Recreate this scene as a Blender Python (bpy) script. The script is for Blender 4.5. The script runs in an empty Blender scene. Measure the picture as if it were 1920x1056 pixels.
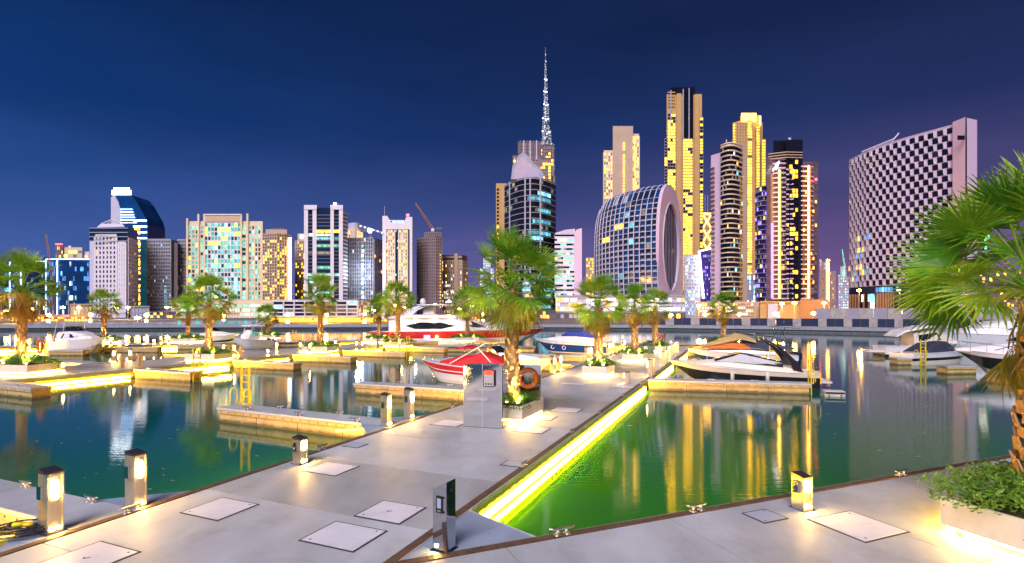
import bpy, math, random
from mathutils import Vector
R = random.Random(11)
SC = bpy.context.scene
COL = SC.collection
rad = math.radians

# ------------------------------------------------------------ camera, sky, light
F, CX, HY = 1000.0, 960.0, 588.0          # focal length, principal column and horizon row in photo pixels
CAMZ, DZ, GZ = 4.28, 0.58, 1.35           # eye, pontoon deck and city ground above the water (m)
TH = math.atan2(.425, 1.0); S_, C_ = math.sin(TH), math.cos(TH)

cam = bpy.data.cameras.new('camera'); camo = bpy.data.objects.new('camera', cam); COL.objects.link(camo)
camo.location = (0, 0, CAMZ); camo.rotation_euler = (rad(90), 0, 0)
cam.sensor_fit = 'HORIZONTAL'; cam.sensor_width = 36; cam.lens = 36 * F / 1920
cam.shift_y = (HY - 528) / 1920; cam.clip_end = 9000; cam.clip_start = .1
SC.camera = camo
SC.view_settings.view_transform = 'Standard'; SC.view_settings.look = 'None'
SC.view_settings.exposure = 1.0; SC.view_settings.gamma = 1
SC.cycles.max_bounces = 6; SC.cycles.diffuse_bounces = 2; SC.cycles.glossy_bounces = 4
SC.cycles.transmission_bounces = 3; SC.cycles.transparent_max_bounces = 6
SC.cycles.caustics_reflective = False; SC.cycles.caustics_refractive = False
SC.cycles.sample_clamp_indirect = 3.0; SC.cycles.use_denoising = True

SUN_EL, SUN_AZ = 42, 200                 # soft glow of the city behind the viewer (azimuth clockwise from +Y)
W = bpy.data.worlds.new('World'); SC.world = W; W.use_nodes = True
nt = W.node_tree; nt.nodes.clear()
def wn(t, **k):
    n = nt.nodes.new(t)
    for a, b in k.items(): setattr(n, a, b)
    return n
tc = wn('ShaderNodeTexCoord'); sp = wn('ShaderNodeSeparateXYZ'); nt.links.new(tc.outputs['Generated'], sp.inputs[0])
rp = wn('ShaderNodeValToRGB'); nt.links.new(sp.outputs['Z'], rp.inputs[0])
cr = rp.color_ramp
stops = [(0, (.195, .135, .335)), (.08, (.118, .098, .275)), (.19, (.044, .060, .200)), (.31, (.0115, .032, .130)), (.46, (.0062, .018, .074)), (.7, (.004, .011, .050)), (1, (.003, .008, .04))]
cr.elements[0].position = 0; cr.elements[0].color = (*stops[0][1], 1)
cr.elements[1].position = 1; cr.elements[1].color = (*stops[-1][1], 1)
for p_, c_ in stops[1:-1]:
    e = cr.elements.new(p_); e.color = (*c_, 1)
# blue to the west (left), violet city glow to the east (right)
rp2 = wn('ShaderNodeValToRGB'); cr2 = rp2.color_ramp
cr2.elements[0].position = .18; cr2.elements[0].color = (.44, 1.06, 1.20, 1)
cr2.elements[1].position = .80; cr2.elements[1].color = (1.36, .92, .86, 1)
mx0 = wn('ShaderNodeMath', operation='MULTIPLY_ADD'); nt.links.new(sp.outputs['X'], mx0.inputs[0]); mx0.inputs[1].default_value = .5; mx0.inputs[2].default_value = .5
nt.links.new(mx0.outputs[0], rp2.inputs[0])
mul = wn('ShaderNodeMix', data_type='RGBA', blend_type='MULTIPLY'); mul.inputs[0].default_value = 1
nt.links.new(rp.outputs[0], mul.inputs[6]); nt.links.new(rp2.outputs[0], mul.inputs[7])
# thin night cloud
mp = wn('ShaderNodeMapping'); mp.inputs['Scale'].default_value = (1.2, 1.2, 5.5); nt.links.new(tc.outputs['Generated'], mp.inputs[0])
nz = wn('ShaderNodeTexNoise'); nz.inputs['Scale'].default_value = 2.2; nz.inputs['Detail'].default_value = 4; nt.links.new(mp.outputs[0], nz.inputs[0])
rp3 = wn('ShaderNodeValToRGB'); rp3.color_ramp.elements[0].position = .3; rp3.color_ramp.elements[0].color = (.86, .9, .9, 1)
rp3.color_ramp.elements[1].position = .75; rp3.color_ramp.elements[1].color = (1.3, 1.16, 1.12, 1); nt.links.new(nz.outputs[0], rp3.inputs[0])
mul2 = wn('ShaderNodeMix', data_type='RGBA', blend_type='MULTIPLY'); mul2.inputs[0].default_value = 1
nt.links.new(mul.outputs[2], mul2.inputs[6]); nt.links.new(rp3.outputs[0], mul2.inputs[7])
sky = wn('ShaderNodeTexSky', sky_type='NISHITA'); sky.sun_disc = False; sky.sun_elevation = rad(-6); sky.sun_rotation = rad(SUN_AZ)
bg1 = wn('ShaderNodeBackground'); bg1.inputs[1].default_value = .05; nt.links.new(sky.outputs[0], bg1.inputs[0])
bg2 = wn('ShaderNodeBackground'); bg2.inputs[1].default_value = .55; nt.links.new(mul2.outputs[2], bg2.inputs[0])
ad = wn('ShaderNodeAddShader'); out = wn('ShaderNodeOutputWorld')
nt.links.new(bg1.outputs[0], ad.inputs[0]); nt.links.new(bg2.outputs[0], ad.inputs[1]); nt.links.new(ad.outputs[0], out.inputs[0])

sl = bpy.data.lights.new('sun', 'SUN'); sl.energy = 2.1; sl.angle = rad(38); sl.color = (.96, .88, 1.0)
so = bpy.data.objects.new('sun', sl); COL.objects.link(so)
a_ = rad(SUN_AZ); e_ = rad(SUN_EL)
sd = Vector((math.sin(a_) * math.cos(e_), math.cos(a_) * math.cos(e_), math.sin(e_)))   # towards the glow
so.rotation_euler = (-sd).to_track_quat('-Z', 'Y').to_euler()
so.location = (0, -20, 60)

# ------------------------------------------------------------ pixel helpers
def P(x, y, z=DZ):
    Y = F * (CAMZ - z) / (y - HY); return Vector(((x - CX) / F * Y, Y, z))
def UV(u, v, z=DZ): return Vector((u * S_ + v * C_, u * C_ - v * S_, z))
def AT(x, y, D): return Vector(((x - CX) / F * D, D, CAMZ + (HY - y) / F * D))
def touv(p): return (p.x * S_ + p.y * C_, p.x * C_ - p.y * S_)

# ------------------------------------------------------------ mesh helpers
class MB:
    def __init__(s): s.v = []; s.f = []
    def add(s, vs, fs):
        n = len(s.v); s.v += [tuple(p) for p in vs]; s.f += [tuple(i + n for i in f) for f in fs]
    def box(s, c, d, rz=0):
        co, si = math.cos(rz), math.sin(rz); vs = []
        for z in (-.5, .5):
            for x, y in ((-.5, -.5), (.5, -.5), (.5, .5), (-.5, .5)):
                x1, y1 = x * d[0], y * d[1]
                vs.append((c[0] + x1 * co - y1 * si, c[1] + x1 * si + y1 * co, c[2] + z * d[2]))
        s.add(vs, [(3, 2, 1, 0), (4, 5, 6, 7), (0, 1, 5, 4), (1, 2, 6, 5), (2, 3, 7, 6), (3, 0, 4, 7)])
    def prism(s, poly, z0, z1, top=None):
        n = len(poly); top = top or poly
        ar = sum(poly[i][0] * poly[(i + 1) % n][1] - poly[(i + 1) % n][0] * poly[i][1] for i in range(n))
        if ar < 0: poly = poly[::-1]; top = top[::-1]
        g = lambda z, i: z[i] if isinstance(z, (list, tuple)) else z
        s.add([(p[0], p[1], g(z0, i)) for i, p in enumerate(poly)] + [(p[0], p[1], g(z1, i)) for i, p in enumerate(top)],
              [tuple(range(n - 1, -1, -1)), tuple(range(n, 2 * n))] + [(i, (i + 1) % n, n + (i + 1) % n, n + i) for i in range(n)])
    def vprism(s, pts, y0, y1):                      # outline in x,z pushed along y
        n = len(pts)
        ar = sum(pts[i][0] * pts[(i + 1) % n][1] - pts[(i + 1) % n][0] * pts[i][1] for i in range(n))
        if ar < 0: pts = pts[::-1]
        s.add([(p[0], y0, p[1]) for p in pts] + [(p[0], y1, p[1]) for p in pts],
              [tuple(range(n)), tuple(range(2 * n - 1, n - 1, -1))] + [(i, n + i, n + (i + 1) % n, (i + 1) % n) for i in range(n)])
    def loft(s, rings, closed=True, cap=True):
        n = len(rings[0]); m = len(rings); vs = [p for r in rings for p in r]; fs = []
        for i in range(m - 1):
            for j in range(n if closed else n - 1):
                k = (j + 1) % n; fs.append((i * n + j, i * n + k, (i + 1) * n + k, (i + 1) * n + j))
        if cap and closed: fs += [tuple(range(n - 1, -1, -1)), tuple(range((m - 1) * n, m * n))]
        s.add(vs, fs)
    def tube(s, pts, r, n=6, cap=True):
        pts = [Vector(p) for p in pts]; rings = []
        for i, p in enumerate(pts):
            t = (pts[min(i + 1, len(pts) - 1)] - pts[max(i - 1, 0)])
            if t.length < 1e-9: t = Vector((0, 0, 1))
            t.normalize(); a = Vector((0, 0, 1)) if abs(t.z) < .9 else Vector((1, 0, 0))
            x = t.cross(a).normalized(); y = x.cross(t); rr = r[i] if isinstance(r, (list, tuple)) else r
            rings.append([tuple(p + x * rr * math.cos(6.28319 * k / n) - y * rr * math.sin(6.28319 * k / n)) for k in range(n)])
        s.loft(rings, True, cap)
    def quad(s, *p): s.add(p, [tuple(range(len(p)))])
    def ring(s, c, R0, r, axis, n=28, m=8):          # torus round 'axis'
        ax = Vector(axis).normalized(); a = Vector((0, 0, 1)) if abs(ax.z) < .9 else Vector((1, 0, 0))
        x = ax.cross(a).normalized(); y = ax.cross(x); rings = []
        for i in range(n + 1):
            t = 6.2831853 * i / n; d = x * math.cos(t) + y * math.sin(t); o = Vector(c) + d * R0
            rings.append([tuple(o + d * r * math.cos(6.28319 * k / m) + ax * r * math.sin(6.28319 * k / m)) for k in range(m)])
        s.loft(rings, True, False)
    def build(s, name, mat, parent=None, smooth=False):
        me = bpy.data.meshes.new(name); me.from_pydata(s.v, [], s.f); me.update()
        if mat: me.materials.append(MT[mat])
        if smooth:
            for p in me.polygons: p.use_smooth = True
        return link(name, me, parent)
def link(name, me, parent=None):
    o = bpy.data.objects.new(name, me); COL.objects.link(o)
    if parent: o.parent = parent
    return o
UB = {}
def ubox(name, mat, parent, c, d, rz=0, rx=0, ry=0):   # a box that shares one unit mesh per material
    if mat not in UB:
        b = MB(); b.box((0, 0, 0), (1, 1, 1)); me = bpy.data.meshes.new('unit_box'); me.from_pydata(b.v, [], b.f); me.update(); me.materials.append(MT[mat]); UB[mat] = me
    o = link(name, UB[mat], parent); o.location = c; o.scale = d; o.rotation_euler = (rx, ry, rz); return o
def tag(o, label, cat, group=None):
    o['label'] = label; o['category'] = cat
    if group: o['group'] = group
    return o
def thing(name, label, cat, loc=(0, 0, 0), rz=0, group=None):
    o = bpy.data.objects.new(name, None); o.empty_display_size = .3; COL.objects.link(o); o.location = loc; o.rotation_euler = (0, 0, rz)
    return tag(o, label, cat, group)
def struct(o): o['kind'] = 'structure'; return o
def stuff(o): o['kind'] = 'stuff'; return o
def inst(src, parent, loc=(0, 0, 0), rot=(0, 0, 0), sc=1, name=None):
    o = link(name or src.name.split('.')[0], src.data if hasattr(src, 'data') else src, parent); o.location = loc; o.rotation_euler = rot
    o.scale = (sc, sc, sc) if not isinstance(sc, tuple) else sc
    return o
def copy_tree(o, parent=None):
    c = o.copy(); COL.objects.link(c); c.parent = parent
    for ch in KIDS.get(o.name, list(o.children)): copy_tree(ch, c)
    return c
KIDS = {}

# ------------------------------------------------------------ materials
MT = {}
def M(name, col, rough=.5, metal=0, var=.12, vs=1.0, bump=0, bs=40, spec=.5, emit=None, es=0, sample=False, stretch=(1, 1, 1), coords='pos', coat=0):
    m = bpy.data.materials.new(name); m.use_nodes = True; t = m.node_tree; n = t.nodes; l = t.links
    b = n['Principled BSDF']; b.inputs['Roughness'].default_value = rough; b.inputs['Metallic'].default_value = metal
    b.inputs['Specular IOR Level'].default_value = spec; b.inputs['Coat Weight'].default_value = coat
    b.inputs['Base Color'].default_value = (*col, 1)
    if coords == 'pos':
        g = n.new('ShaderNodeNewGeometry').outputs['Position']
    else:
        g = n.new('ShaderNodeTexCoord').outputs['Object']
    mpn = n.new('ShaderNodeMapping'); mpn.inputs['Scale'].default_value = stretch; l.new(g, mpn.inputs[0]); g = mpn.outputs[0]
    if var:
        z = n.new('ShaderNodeTexNoise'); z.inputs['Scale'].default_value = vs; z.inputs['Detail'].default_value = 6; z.inputs['Roughness'].default_value = .62; l.new(g, z.inputs[0])
        r = n.new('ShaderNodeValToRGB'); r.color_ramp.elements[0].position = .28; r.color_ramp.elements[1].position = .72
        r.color_ramp.elements[0].color = (*[c * (1 - var) for c in col], 1); r.color_ramp.elements[1].color = (*[min(1, c * (1 + var)) for c in col], 1)
        l.new(z.outputs[0], r.inputs[0]); l.new(r.outputs[0], b.inputs['Base Color'])
        if rough > .08:
            mr = n.new('ShaderNodeMapRange'); mr.inputs[3].default_value = rough * .82; mr.inputs[4].default_value = min(1, rough * 1.18); l.new(z.outputs[0], mr.inputs[0]); l.new(mr.outputs[0], b.inputs['Roughness'])
    if bump:
        z2 = n.new('ShaderNodeTexNoise'); z2.inputs['Scale'].default_value = bs; z2.inputs['Detail'].default_value = 4; l.new(g, z2.inputs[0])
        bu = n.new('ShaderNodeBump'); bu.inputs['Strength'].default_value = bump; bu.inputs['Distance'].default_value = .02; l.new(z2.outputs[0], bu.inputs['Height']); l.new(bu.outputs[0], b.inputs['Normal'])
    if emit:
        b.inputs['Emission Color'].default_value = (*emit, 1); b.inputs['Emission Strength'].default_value = es
        m.cycles.emission_sampling = 'AUTO' if sample else 'NONE'
    MT[name] = m; return m
def LIT(name, emit, es, col=(.04, .04, .05), sc=.55):     # a lit room behind glass: uneven brightness, no two alike
    m = M(name, col, .15, var=0, emit=emit, es=es); t = m.node_tree; n = t.nodes; l = t.links; b = n['Principled BSDF']
    g = n.new('ShaderNodeNewGeometry').outputs['Position']
    mpn = n.new('ShaderNodeMapping'); mpn.inputs['Scale'].default_value = (1, 1, .45); l.new(g, mpn.inputs[0])
    z = n.new('ShaderNodeTexNoise'); z.inputs['Scale'].default_value = sc; z.inputs['Detail'].default_value = 5; z.inputs['Roughness'].default_value = .75; l.new(mpn.outputs[0], z.inputs[0])
    oi = n.new('ShaderNodeObjectInfo')
    mr = n.new('ShaderNodeMapRange'); mr.inputs[1].default_value = .32; mr.inputs[2].default_value = .68; mr.inputs[3].default_value = .04 * es; mr.inputs[4].default_value = 1.05 * es; l.new(z.outputs[0], mr.inputs[0])
    mr2 = n.new('ShaderNodeMapRange'); mr2.inputs[3].default_value = .45; mr2.inputs[4].default_value = 1.35; l.new(oi.outputs['Random'], mr2.inputs[0])
    mu = n.new('ShaderNodeMath'); mu.operation = 'MULTIPLY'; l.new(mr.outputs[0], mu.inputs[0]); l.new(mr2.outputs[0], mu.inputs[1]); l.new(mu.outputs[0], b.inputs['Emission Strength'])

M('deck_b', (.36, .36, .355), .5, var=.28, vs=.7, bump=.14, bs=55, stretch=(1, .4, 1))
M('deck', (.45, .46, .475), .55, var=.26, vs=.6, bump=.14, bs=55, stretch=(1, .45, 1))
M('deck_far', (.40, .38, .38), .5, var=.15, vs=.8)
M('gusset', (.30, .36, .46), .42, var=.10, vs=2)
M('plate', (.70, .68, .72), .42, var=.05, vs=3, bump=.03)
M('plate_blue', (.34, .40, .52), .35, var=.06)
M('groove', (.045, .04, .035), .8, var=.3)
M('timber', (.115, .062, .035), .6, var=.45, vs=6, bump=.4, bs=30, stretch=(1, 1, 4))
M('cap', (.55, .53, .5), .5, var=.12, vs=3)
M('steel', (.66, .66, .68), .13, metal=1, var=.06, vs=3)
M('mirror', (.55, .55, .56), .06, metal=1, var=.03, vs=2, bump=.06, bs=1.6)
M('cleat_metal', (.62, .61, .6), .34, metal=1, var=.1)
M('warm_steel', (.74, .64, .48), .32, metal=.85, var=.12, vs=5)
M('steel_dark', (.16, .13, .12), .3, metal=.8, var=.1)
M('black', (.012, .012, .014), .4, var=.1)
M('yellow', (.80, .60, .02), .38, var=.08)
M('red', (.62, .02, .025), .25, var=.05, coat=.5)
M('orange', (.85, .20, .012), .5, var=.1, vs=6)
M('white', (.80, .79, .80), .28, var=.03, coat=.4)
M('cream', (.72, .64, .52), .35, var=.05)
M('navy', (.015, .05, .20), .25, var=.05, coat=.6)
M('boat_black', (.02, .018, .018), .18, var=.1, coat=.6)
M('canvas_tan', (.45, .32, .14), .8, var=.1)
M('canvas_orange', (.60, .16, .03), .8, var=.1)
M('canvas_blue', (.015, .035, .30), .7, var=.1)
M('canvas_dark', (.03, .035, .06), .7, var=.1)
M('canvas_red', (.62, .015, .03), .6, var=.08)
M('glass_dark', (.012, .016, .022), .05, var=0, spec=.8)
M('engine', (.01, .014, .03), .2, var=.1, coat=.6)
M('green_bin', (.06, .14, .09), .4)
M('planter', (.80, .72, .54), .6, var=.08, vs=3, bump=.05)
M('soil', (.05, .035, .02), .9, var=.3, vs=8)
M('trunk', (.34, .20, .085), .85, var=.4, vs=9, bump=.6, bs=22)
M('boot', (.42, .25, .10), .8, var=.35, vs=7, bump=.4)
M('rope', (.02, .025, .04), .6, var=.1)
M('led', (1, .9, .7), .5, var=0, emit=(1, .47, .03), es=115, sample=True)
M('led_amber', (1, .9, .7), .5, var=0, emit=(1, .46, .02), es=230, sample=True)
M('led_planter', (1, .9, .7), .5, var=0, emit=(1, .56, .07), es=170, sample=True)
M('lamp', (1, .9, .7), .5, var=0, emit=(1, .58, .14), es=110, sample=True)
M('lamp_small', (1, .9, .7), .5, var=0, emit=(1, .58, .12), es=260, sample=True)
M('lamp_panel', (.72, .60, .44), .30, metal=1, var=.1, vs=4)
M('street_lamp', (1, .8, .5), .5, var=0, emit=(1, .48, .06), es=90)
M('quay_glow', (1, .8, .5), .5, var=0, emit=(1, .60, .12), es=22)
M('flood', (1, 1, 1), .5, var=0, emit=(.75, .88, 1), es=3)
M('red_light', (1, .1, .1), .5, var=0, emit=(1, .03, .04), es=8)
M('callbox', (.5, .46, .46), .3, var=.1)
M('callbox_top', (.5, .02, .02), .3, var=0, emit=(1, .06, .03), es=1.6)
M('screen_blue', (.3, .3, .6), .4, var=0, emit=(.35, .35, 1), es=.9)
def stain(name, k=.72, sc=.9):                      # old water marks and scuffs on the slabs
    n = MT[name].node_tree.nodes; l = MT[name].node_tree.links; b = n['Principled BSDF']; src = b.inputs['Base Color'].links[0].from_socket
    g = n.new('ShaderNodeNewGeometry'); z = n.new('ShaderNodeTexNoise'); z.inputs['Scale'].default_value = sc; z.inputs['Detail'].default_value = 9; z.inputs['Roughness'].default_value = .68; z.inputs['Distortion'].default_value = .6; l.new(g.outputs['Position'], z.inputs[0])
    r = n.new('ShaderNodeValToRGB'); r.color_ramp.elements[0].position = .50; r.color_ramp.elements[1].position = .70; r.color_ramp.elements[0].color = (1, 1, 1, 1); r.color_ramp.elements[1].color = (k, k * .97, k * .92, 1); l.new(z.outputs[0], r.inputs[0])
    m = n.new('ShaderNodeMix'); m.data_type = 'RGBA'; m.blend_type = 'MULTIPLY'; m.inputs[0].default_value = 1; l.new(src, m.inputs[6]); l.new(r.outputs[0], m.inputs[7]); l.new(m.outputs[2], b.inputs['Base Color'])
for nm_ in ('deck', 'deck_b', 'deck_far', 'gusset'): stain(nm_, .84)
stain('plate', .86, 2.5)
# concrete pontoon wall: cast panels, rust streaks, dark wet band just above the water
def wallmat(name, col):
    m = M(name, col, .7, var=.22, vs=2.2, bump=.15, bs=25, stretch=(1, 1, .6)); n = m.node_tree.nodes; l = m.node_tree.links; b = n['Principled BSDF']
    src = b.inputs['Base Color'].links[0].from_socket
    g = n.new('ShaderNodeNewGeometry'); s = n.new('ShaderNodeSeparateXYZ'); l.new(g.outputs['Position'], s.inputs[0])
    z = n.new('ShaderNodeTexNoise'); z.inputs['Scale'].default_value = 3.5; z.inputs['Detail'].default_value = 5; l.new(g.outputs['Position'], z.inputs[0])
    ma = n.new('ShaderNodeMath'); ma.operation = 'MULTIPLY_ADD'; l.new(z.outputs[0], ma.inputs[0]); ma.inputs[1].default_value = -.22; l.new(s.outputs['Z'], ma.inputs[2])
    mr = n.new('ShaderNodeMapRange'); mr.inputs[1].default_value = -.05; mr.inputs[2].default_value = .06; l.new(ma.outputs[0], mr.inputs[0])
    mx = n.new('ShaderNodeMix'); mx.data_type = 'RGBA'; l.new(mr.outputs[0], mx.inputs[0]); mx.inputs[6].default_value = (col[0] * .28, col[1] * .27, col[2] * .2, 1); l.new(src, mx.inputs[7]); l.new(mx.outputs[2], b.inputs['Base Color'])
wallmat('pier_wall', (.56, .41, .17))
wallmat('quay_wall', (.33, .33, .36))
# leaves let light through
def leafmat(name, c1, c2, trans=.35):
    m = bpy.data.materials.new(name); m.use_nodes = True; t = m.node_tree; n = t.nodes; l = t.links; n.clear()
    o = n.new('ShaderNodeOutputMaterial'); d = n.new('ShaderNodeBsdfPrincipled'); d.inputs['Roughness'].default_value = .45; tr = n.new('ShaderNodeBsdfTranslucent'); mx = n.new('ShaderNodeMixShader'); mx.inputs[0].default_value = trans
    oi = n.new('ShaderNodeObjectInfo'); g = n.new('ShaderNodeTexCoord'); z = n.new('ShaderNodeTexNoise'); z.inputs['Scale'].default_value = 3.5; z.inputs['Detail'].default_value = 3; l.new(g.outputs['Object'], z.inputs[0])
    a = n.new('ShaderNodeMath'); a.operation = 'MULTIPLY_ADD'; l.new(oi.outputs['Random'], a.inputs[0]); a.inputs[1].default_value = .5; a.inputs[2].default_value = -.25
    a2 = n.new('ShaderNodeMath'); l.new(a.outputs[0], a2.inputs[0]); l.new(z.outputs[0], a2.inputs[1])
    r = n.new('ShaderNodeValToRGB'); r.color_ramp.elements[0].position = .25; r.color_ramp.elements[1].position = .78; r.color_ramp.elements[0].color = (*c1, 1); r.color_ramp.elements[1].color = (*c2, 1); l.new(a2.outputs[0], r.inputs[0])
    l.new(r.outputs[0], d.inputs['Base Color']); l.new(r.outputs[0], tr.inputs[0]); l.new(d.outputs[0], mx.inputs[1]); l.new(tr.outputs[0], mx.inputs[2]); l.new(mx.outputs[0], o.inputs[0]); MT[name] = m
leafmat('frond', (.10, .31, .012), (.42, .58, .03), .45)
leafmat('frond_old', (.18, .22, .018), (.40, .29, .03), .4)
leafmat('frond_dry', (.26, .12, .03), (.50, .27, .07), .3)
leafmat('shrub', (.03, .13, .012), (.17, .34, .03), .35)

# water: green glow of the LED strips painted into the right basin's colour, bluer on the open side; mirror smooth from the long exposure
def watermat():
    m = bpy.data.materials.new('water'); m.use_nodes = True; t = m.node_tree; n = t.nodes; l = t.links; b = n['Principled BSDF']
    b.inputs['Roughness'].default_value = .04; b.inputs['IOR'].default_value = 1.33
    g = n.new('ShaderNodeNewGeometry'); s = n.new('ShaderNodeSeparateXYZ'); l.new(g.outputs['Position'], s.inputs[0])
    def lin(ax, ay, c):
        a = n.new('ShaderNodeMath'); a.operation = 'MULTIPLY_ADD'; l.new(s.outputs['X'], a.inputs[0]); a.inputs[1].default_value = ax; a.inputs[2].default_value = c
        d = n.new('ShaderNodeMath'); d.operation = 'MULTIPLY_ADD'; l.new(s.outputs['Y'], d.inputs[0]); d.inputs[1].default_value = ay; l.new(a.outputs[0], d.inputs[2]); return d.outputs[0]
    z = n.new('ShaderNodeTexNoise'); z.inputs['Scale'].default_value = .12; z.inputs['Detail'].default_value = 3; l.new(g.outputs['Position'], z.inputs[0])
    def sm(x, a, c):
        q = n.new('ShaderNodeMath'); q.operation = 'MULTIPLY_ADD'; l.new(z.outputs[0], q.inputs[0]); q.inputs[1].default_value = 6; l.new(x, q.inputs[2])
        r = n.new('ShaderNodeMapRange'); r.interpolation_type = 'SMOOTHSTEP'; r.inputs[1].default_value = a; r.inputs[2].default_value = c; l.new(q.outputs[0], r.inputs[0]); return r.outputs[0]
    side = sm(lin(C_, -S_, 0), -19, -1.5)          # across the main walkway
    far = sm(lin(S_ * .9, C_, 0), 36, 14)            # painted green glow fades out towards the open canal
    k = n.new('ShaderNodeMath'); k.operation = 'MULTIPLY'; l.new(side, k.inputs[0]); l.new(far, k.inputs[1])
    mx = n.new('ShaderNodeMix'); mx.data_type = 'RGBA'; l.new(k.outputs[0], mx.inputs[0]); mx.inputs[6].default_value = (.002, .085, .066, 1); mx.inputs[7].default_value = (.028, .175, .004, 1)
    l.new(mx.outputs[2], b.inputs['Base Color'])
    wm = n.new('ShaderNodeMapping'); wm.inputs['Scale'].default_value = (.35, 3.2, 1); l.new(g.outputs['Position'], wm.inputs[0]); w1 = n.new('ShaderNodeTexNoise'); w1.inputs['Scale'].default_value = 2.6; w1.inputs['Detail'].default_value = 4; l.new(wm.outputs[0], w1.inputs[0])
    bu = n.new('ShaderNodeBump'); bu.inputs['Strength'].default_value = .10; bu.inputs['Distance'].default_value = .02; l.new(w1.outputs[0], bu.inputs['Height']); l.new(bu.outputs[0], b.inputs['Normal'])
    MT['water'] = m
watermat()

# city
M('ground', (.16, .14, .13), .9, var=.2, vs=.05)
M('b_white', (.74, .70, .74), .55, var=.05, vs=.1)
M('b_lav', (.60, .56, .66), .55, var=.06, vs=.1)
M('b_mauve', (.48, .40, .52), .55, var=.06, vs=.1)
M('b_pink', (.74, .54, .68), .55, var=.05, vs=.08)
M('b_beige', (.58, .42, .28), .6, var=.08, vs=.1)
M('b_gold', (.60, .36, .12), .6, var=.08, vs=.1)
M('b_cream', (.76, .60, .40), .6, var=.06, vs=.1)
M('b_brown', (.30, .22, .21), .7, var=.15, vs=.15)
M('b_dbrown', (.15, .115, .125), .7, var=.2, vs=.15)
M('b_grey', (.36, .37, .44), .6, var=.1, vs=.1)
M('b_dgrey', (.11, .12, .16), .5, var=.1, vs=.1)
M('b_conc', (.33, .31, .36), .75, var=.25, vs=.25)
M('b_rust', (.42, .20, .09), .6, var=.15, vs=.3)
M('g_navy', (.010, .024, .062), .12, var=.3, vs=.08, spec=.7)
M('g_blue', (.006, .055, .19), .12, var=.35, vs=.06, spec=.7)
M('g_black', (.010, .010, .016), .12, var=.3, vs=.1, spec=.6)
M('g_teal', (.008, .075, .085), .12, var=.4, vs=.2, spec=.7)
M('g_plum', (.030, .020, .045), .15, var=.3, vs=.2, spec=.6)
M('g_mauve', (.13, .085, .10), .2, var=.3, vs=.2)
M('g_purple', (.05, .03, .18), .2, var=.3, vs=.1)
LIT('l_warm', (1, .48, .07), 3.2); LIT('l_gold', (1, .44, .014), 6.0); LIT('l_yel', (1, .60, .03), 4.5)
LIT('l_white', (1, .93, .80), 2.2); LIT('l_cyan', (.25, .80, 1.0), 1.8); LIT('l_green', (.28, 1.0, .60), 1.6); LIT('l_teal', (.10, .62, .56), .95)
LIT('l_blue', (.12, .40, 1.0), 1.0); LIT('l_dim', (.75, .6, .42), .35); LIT('l_orange', (1, .34, .02), 7); LIT('l_arcade', (1, .30, .012), 8, sc=1.6); LIT('l_bar', (1, .47, .03), 6.5, sc=.25)
M('s_white', (1, 1, 1), .5, var=0, emit=(1, .93, .85), es=3.0)
M('s_gold', (1, .8, .4), .5, var=0, emit=(1, .50, .05), es=7)
M('s_blue', (.4, .6, 1), .5, var=0, emit=(.45, .68, 1), es=2.4)
M('s_violet', (.4, .3, 1), .5, var=0, emit=(.30, .20, 1.0), es=1.1)
M('hoard_navy', (.018, .028, .07), .5, var=.15)
M('hoard_pale', (.40, .36, .33), .7, var=.3, vs=.8)

# ------------------------------------------------------------ water, city ground, quay
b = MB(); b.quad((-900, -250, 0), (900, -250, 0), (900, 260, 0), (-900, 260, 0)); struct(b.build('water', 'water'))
QPX = [(-700, 621), (-300, 620.5), (0, 620), (330, 618.6), (700, 618), (1030, 618), (1270, 620), (1440, 622.5), (1600, 626), (1690, 628), (1920, 634), (2300, 646)]
Q = [P(x, y, 0) for x, y in QPX]
b = MB(); pts = [(p.x, p.y + .6) for p in Q]
b.add([(x, y, GZ) for x, y in pts] + [(4500, 6500, GZ), (-4500, 6500, GZ)], [tuple(range(len(pts) + 2))])
struct(b.build('ground', 'ground'))
qw = bpy.data.objects.new('quay', None); COL.objects.link(qw); struct(qw)
for i in range(len(Q) - 1):
    A, B_ = Q[i], Q[i + 1]; L = (B_ - A).length; a = math.atan2(B_.y - A.y, B_.x - A.x); n = max(1, round(L / 9))
    ubox('wall', 'quay_wall', qw, ((A.x + B_.x) / 2, (A.y + B_.y) / 2 + .9, .1), (L + .4, 1.0, 2.3), a)
    for k in range(n):
        c = A.lerp(B_, (k + .5) / n); ubox('coping', 'quay_wall', qw, (c.x, c.y + .35, 1.0), (L / n - .03, 1.1, .76), a)

# ------------------------------------------------------------ small shared meshes
def mesh_only(mb, name, mat, smooth=False):
    me = bpy.data.meshes.new(name); me.from_pydata(mb.v, [], mb.f); me.update(); me.materials.append(MT[mat])
    if smooth:
        for p in me.polygons: p.use_smooth = True
    return me
b = MB()
for sx in (-.09, .09): b.tube([(sx, 0, 0), (sx * .8, 0, .09)], .022, 8); b.box((sx, 0, .008), (.09, .10, .016))
b.tube([(-.22, 0, .115), (-.15, 0, .10), (.15, 0, .10), (.22, 0, .115)], [.014, .024, .024, .014], 8)
CLEAT = mesh_only(b, 'cleat', 'cleat_metal', True)
b = MB()
for sx in (-.22, .22):
    b.box((sx, 0, .42), (.075, .05, 2.25))
for k in range(7): b.box((0, 0, -.55 + .29 * k), (.40, .045, .045))
for sx in (-.40, .40):
    pts = [(sx, .06, 0), (sx, .06, .5)] + [(sx, .06 + .17 - .17 * math.cos(rad(t)), .5 + .17 * math.sin(rad(t))) for t in range(30, 181, 30)] + [(sx, .40, 0)]
    b.tube(pts, .028, 6)
    b.box((sx * .8, .03, .04), (.2, .05, .05))
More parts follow.
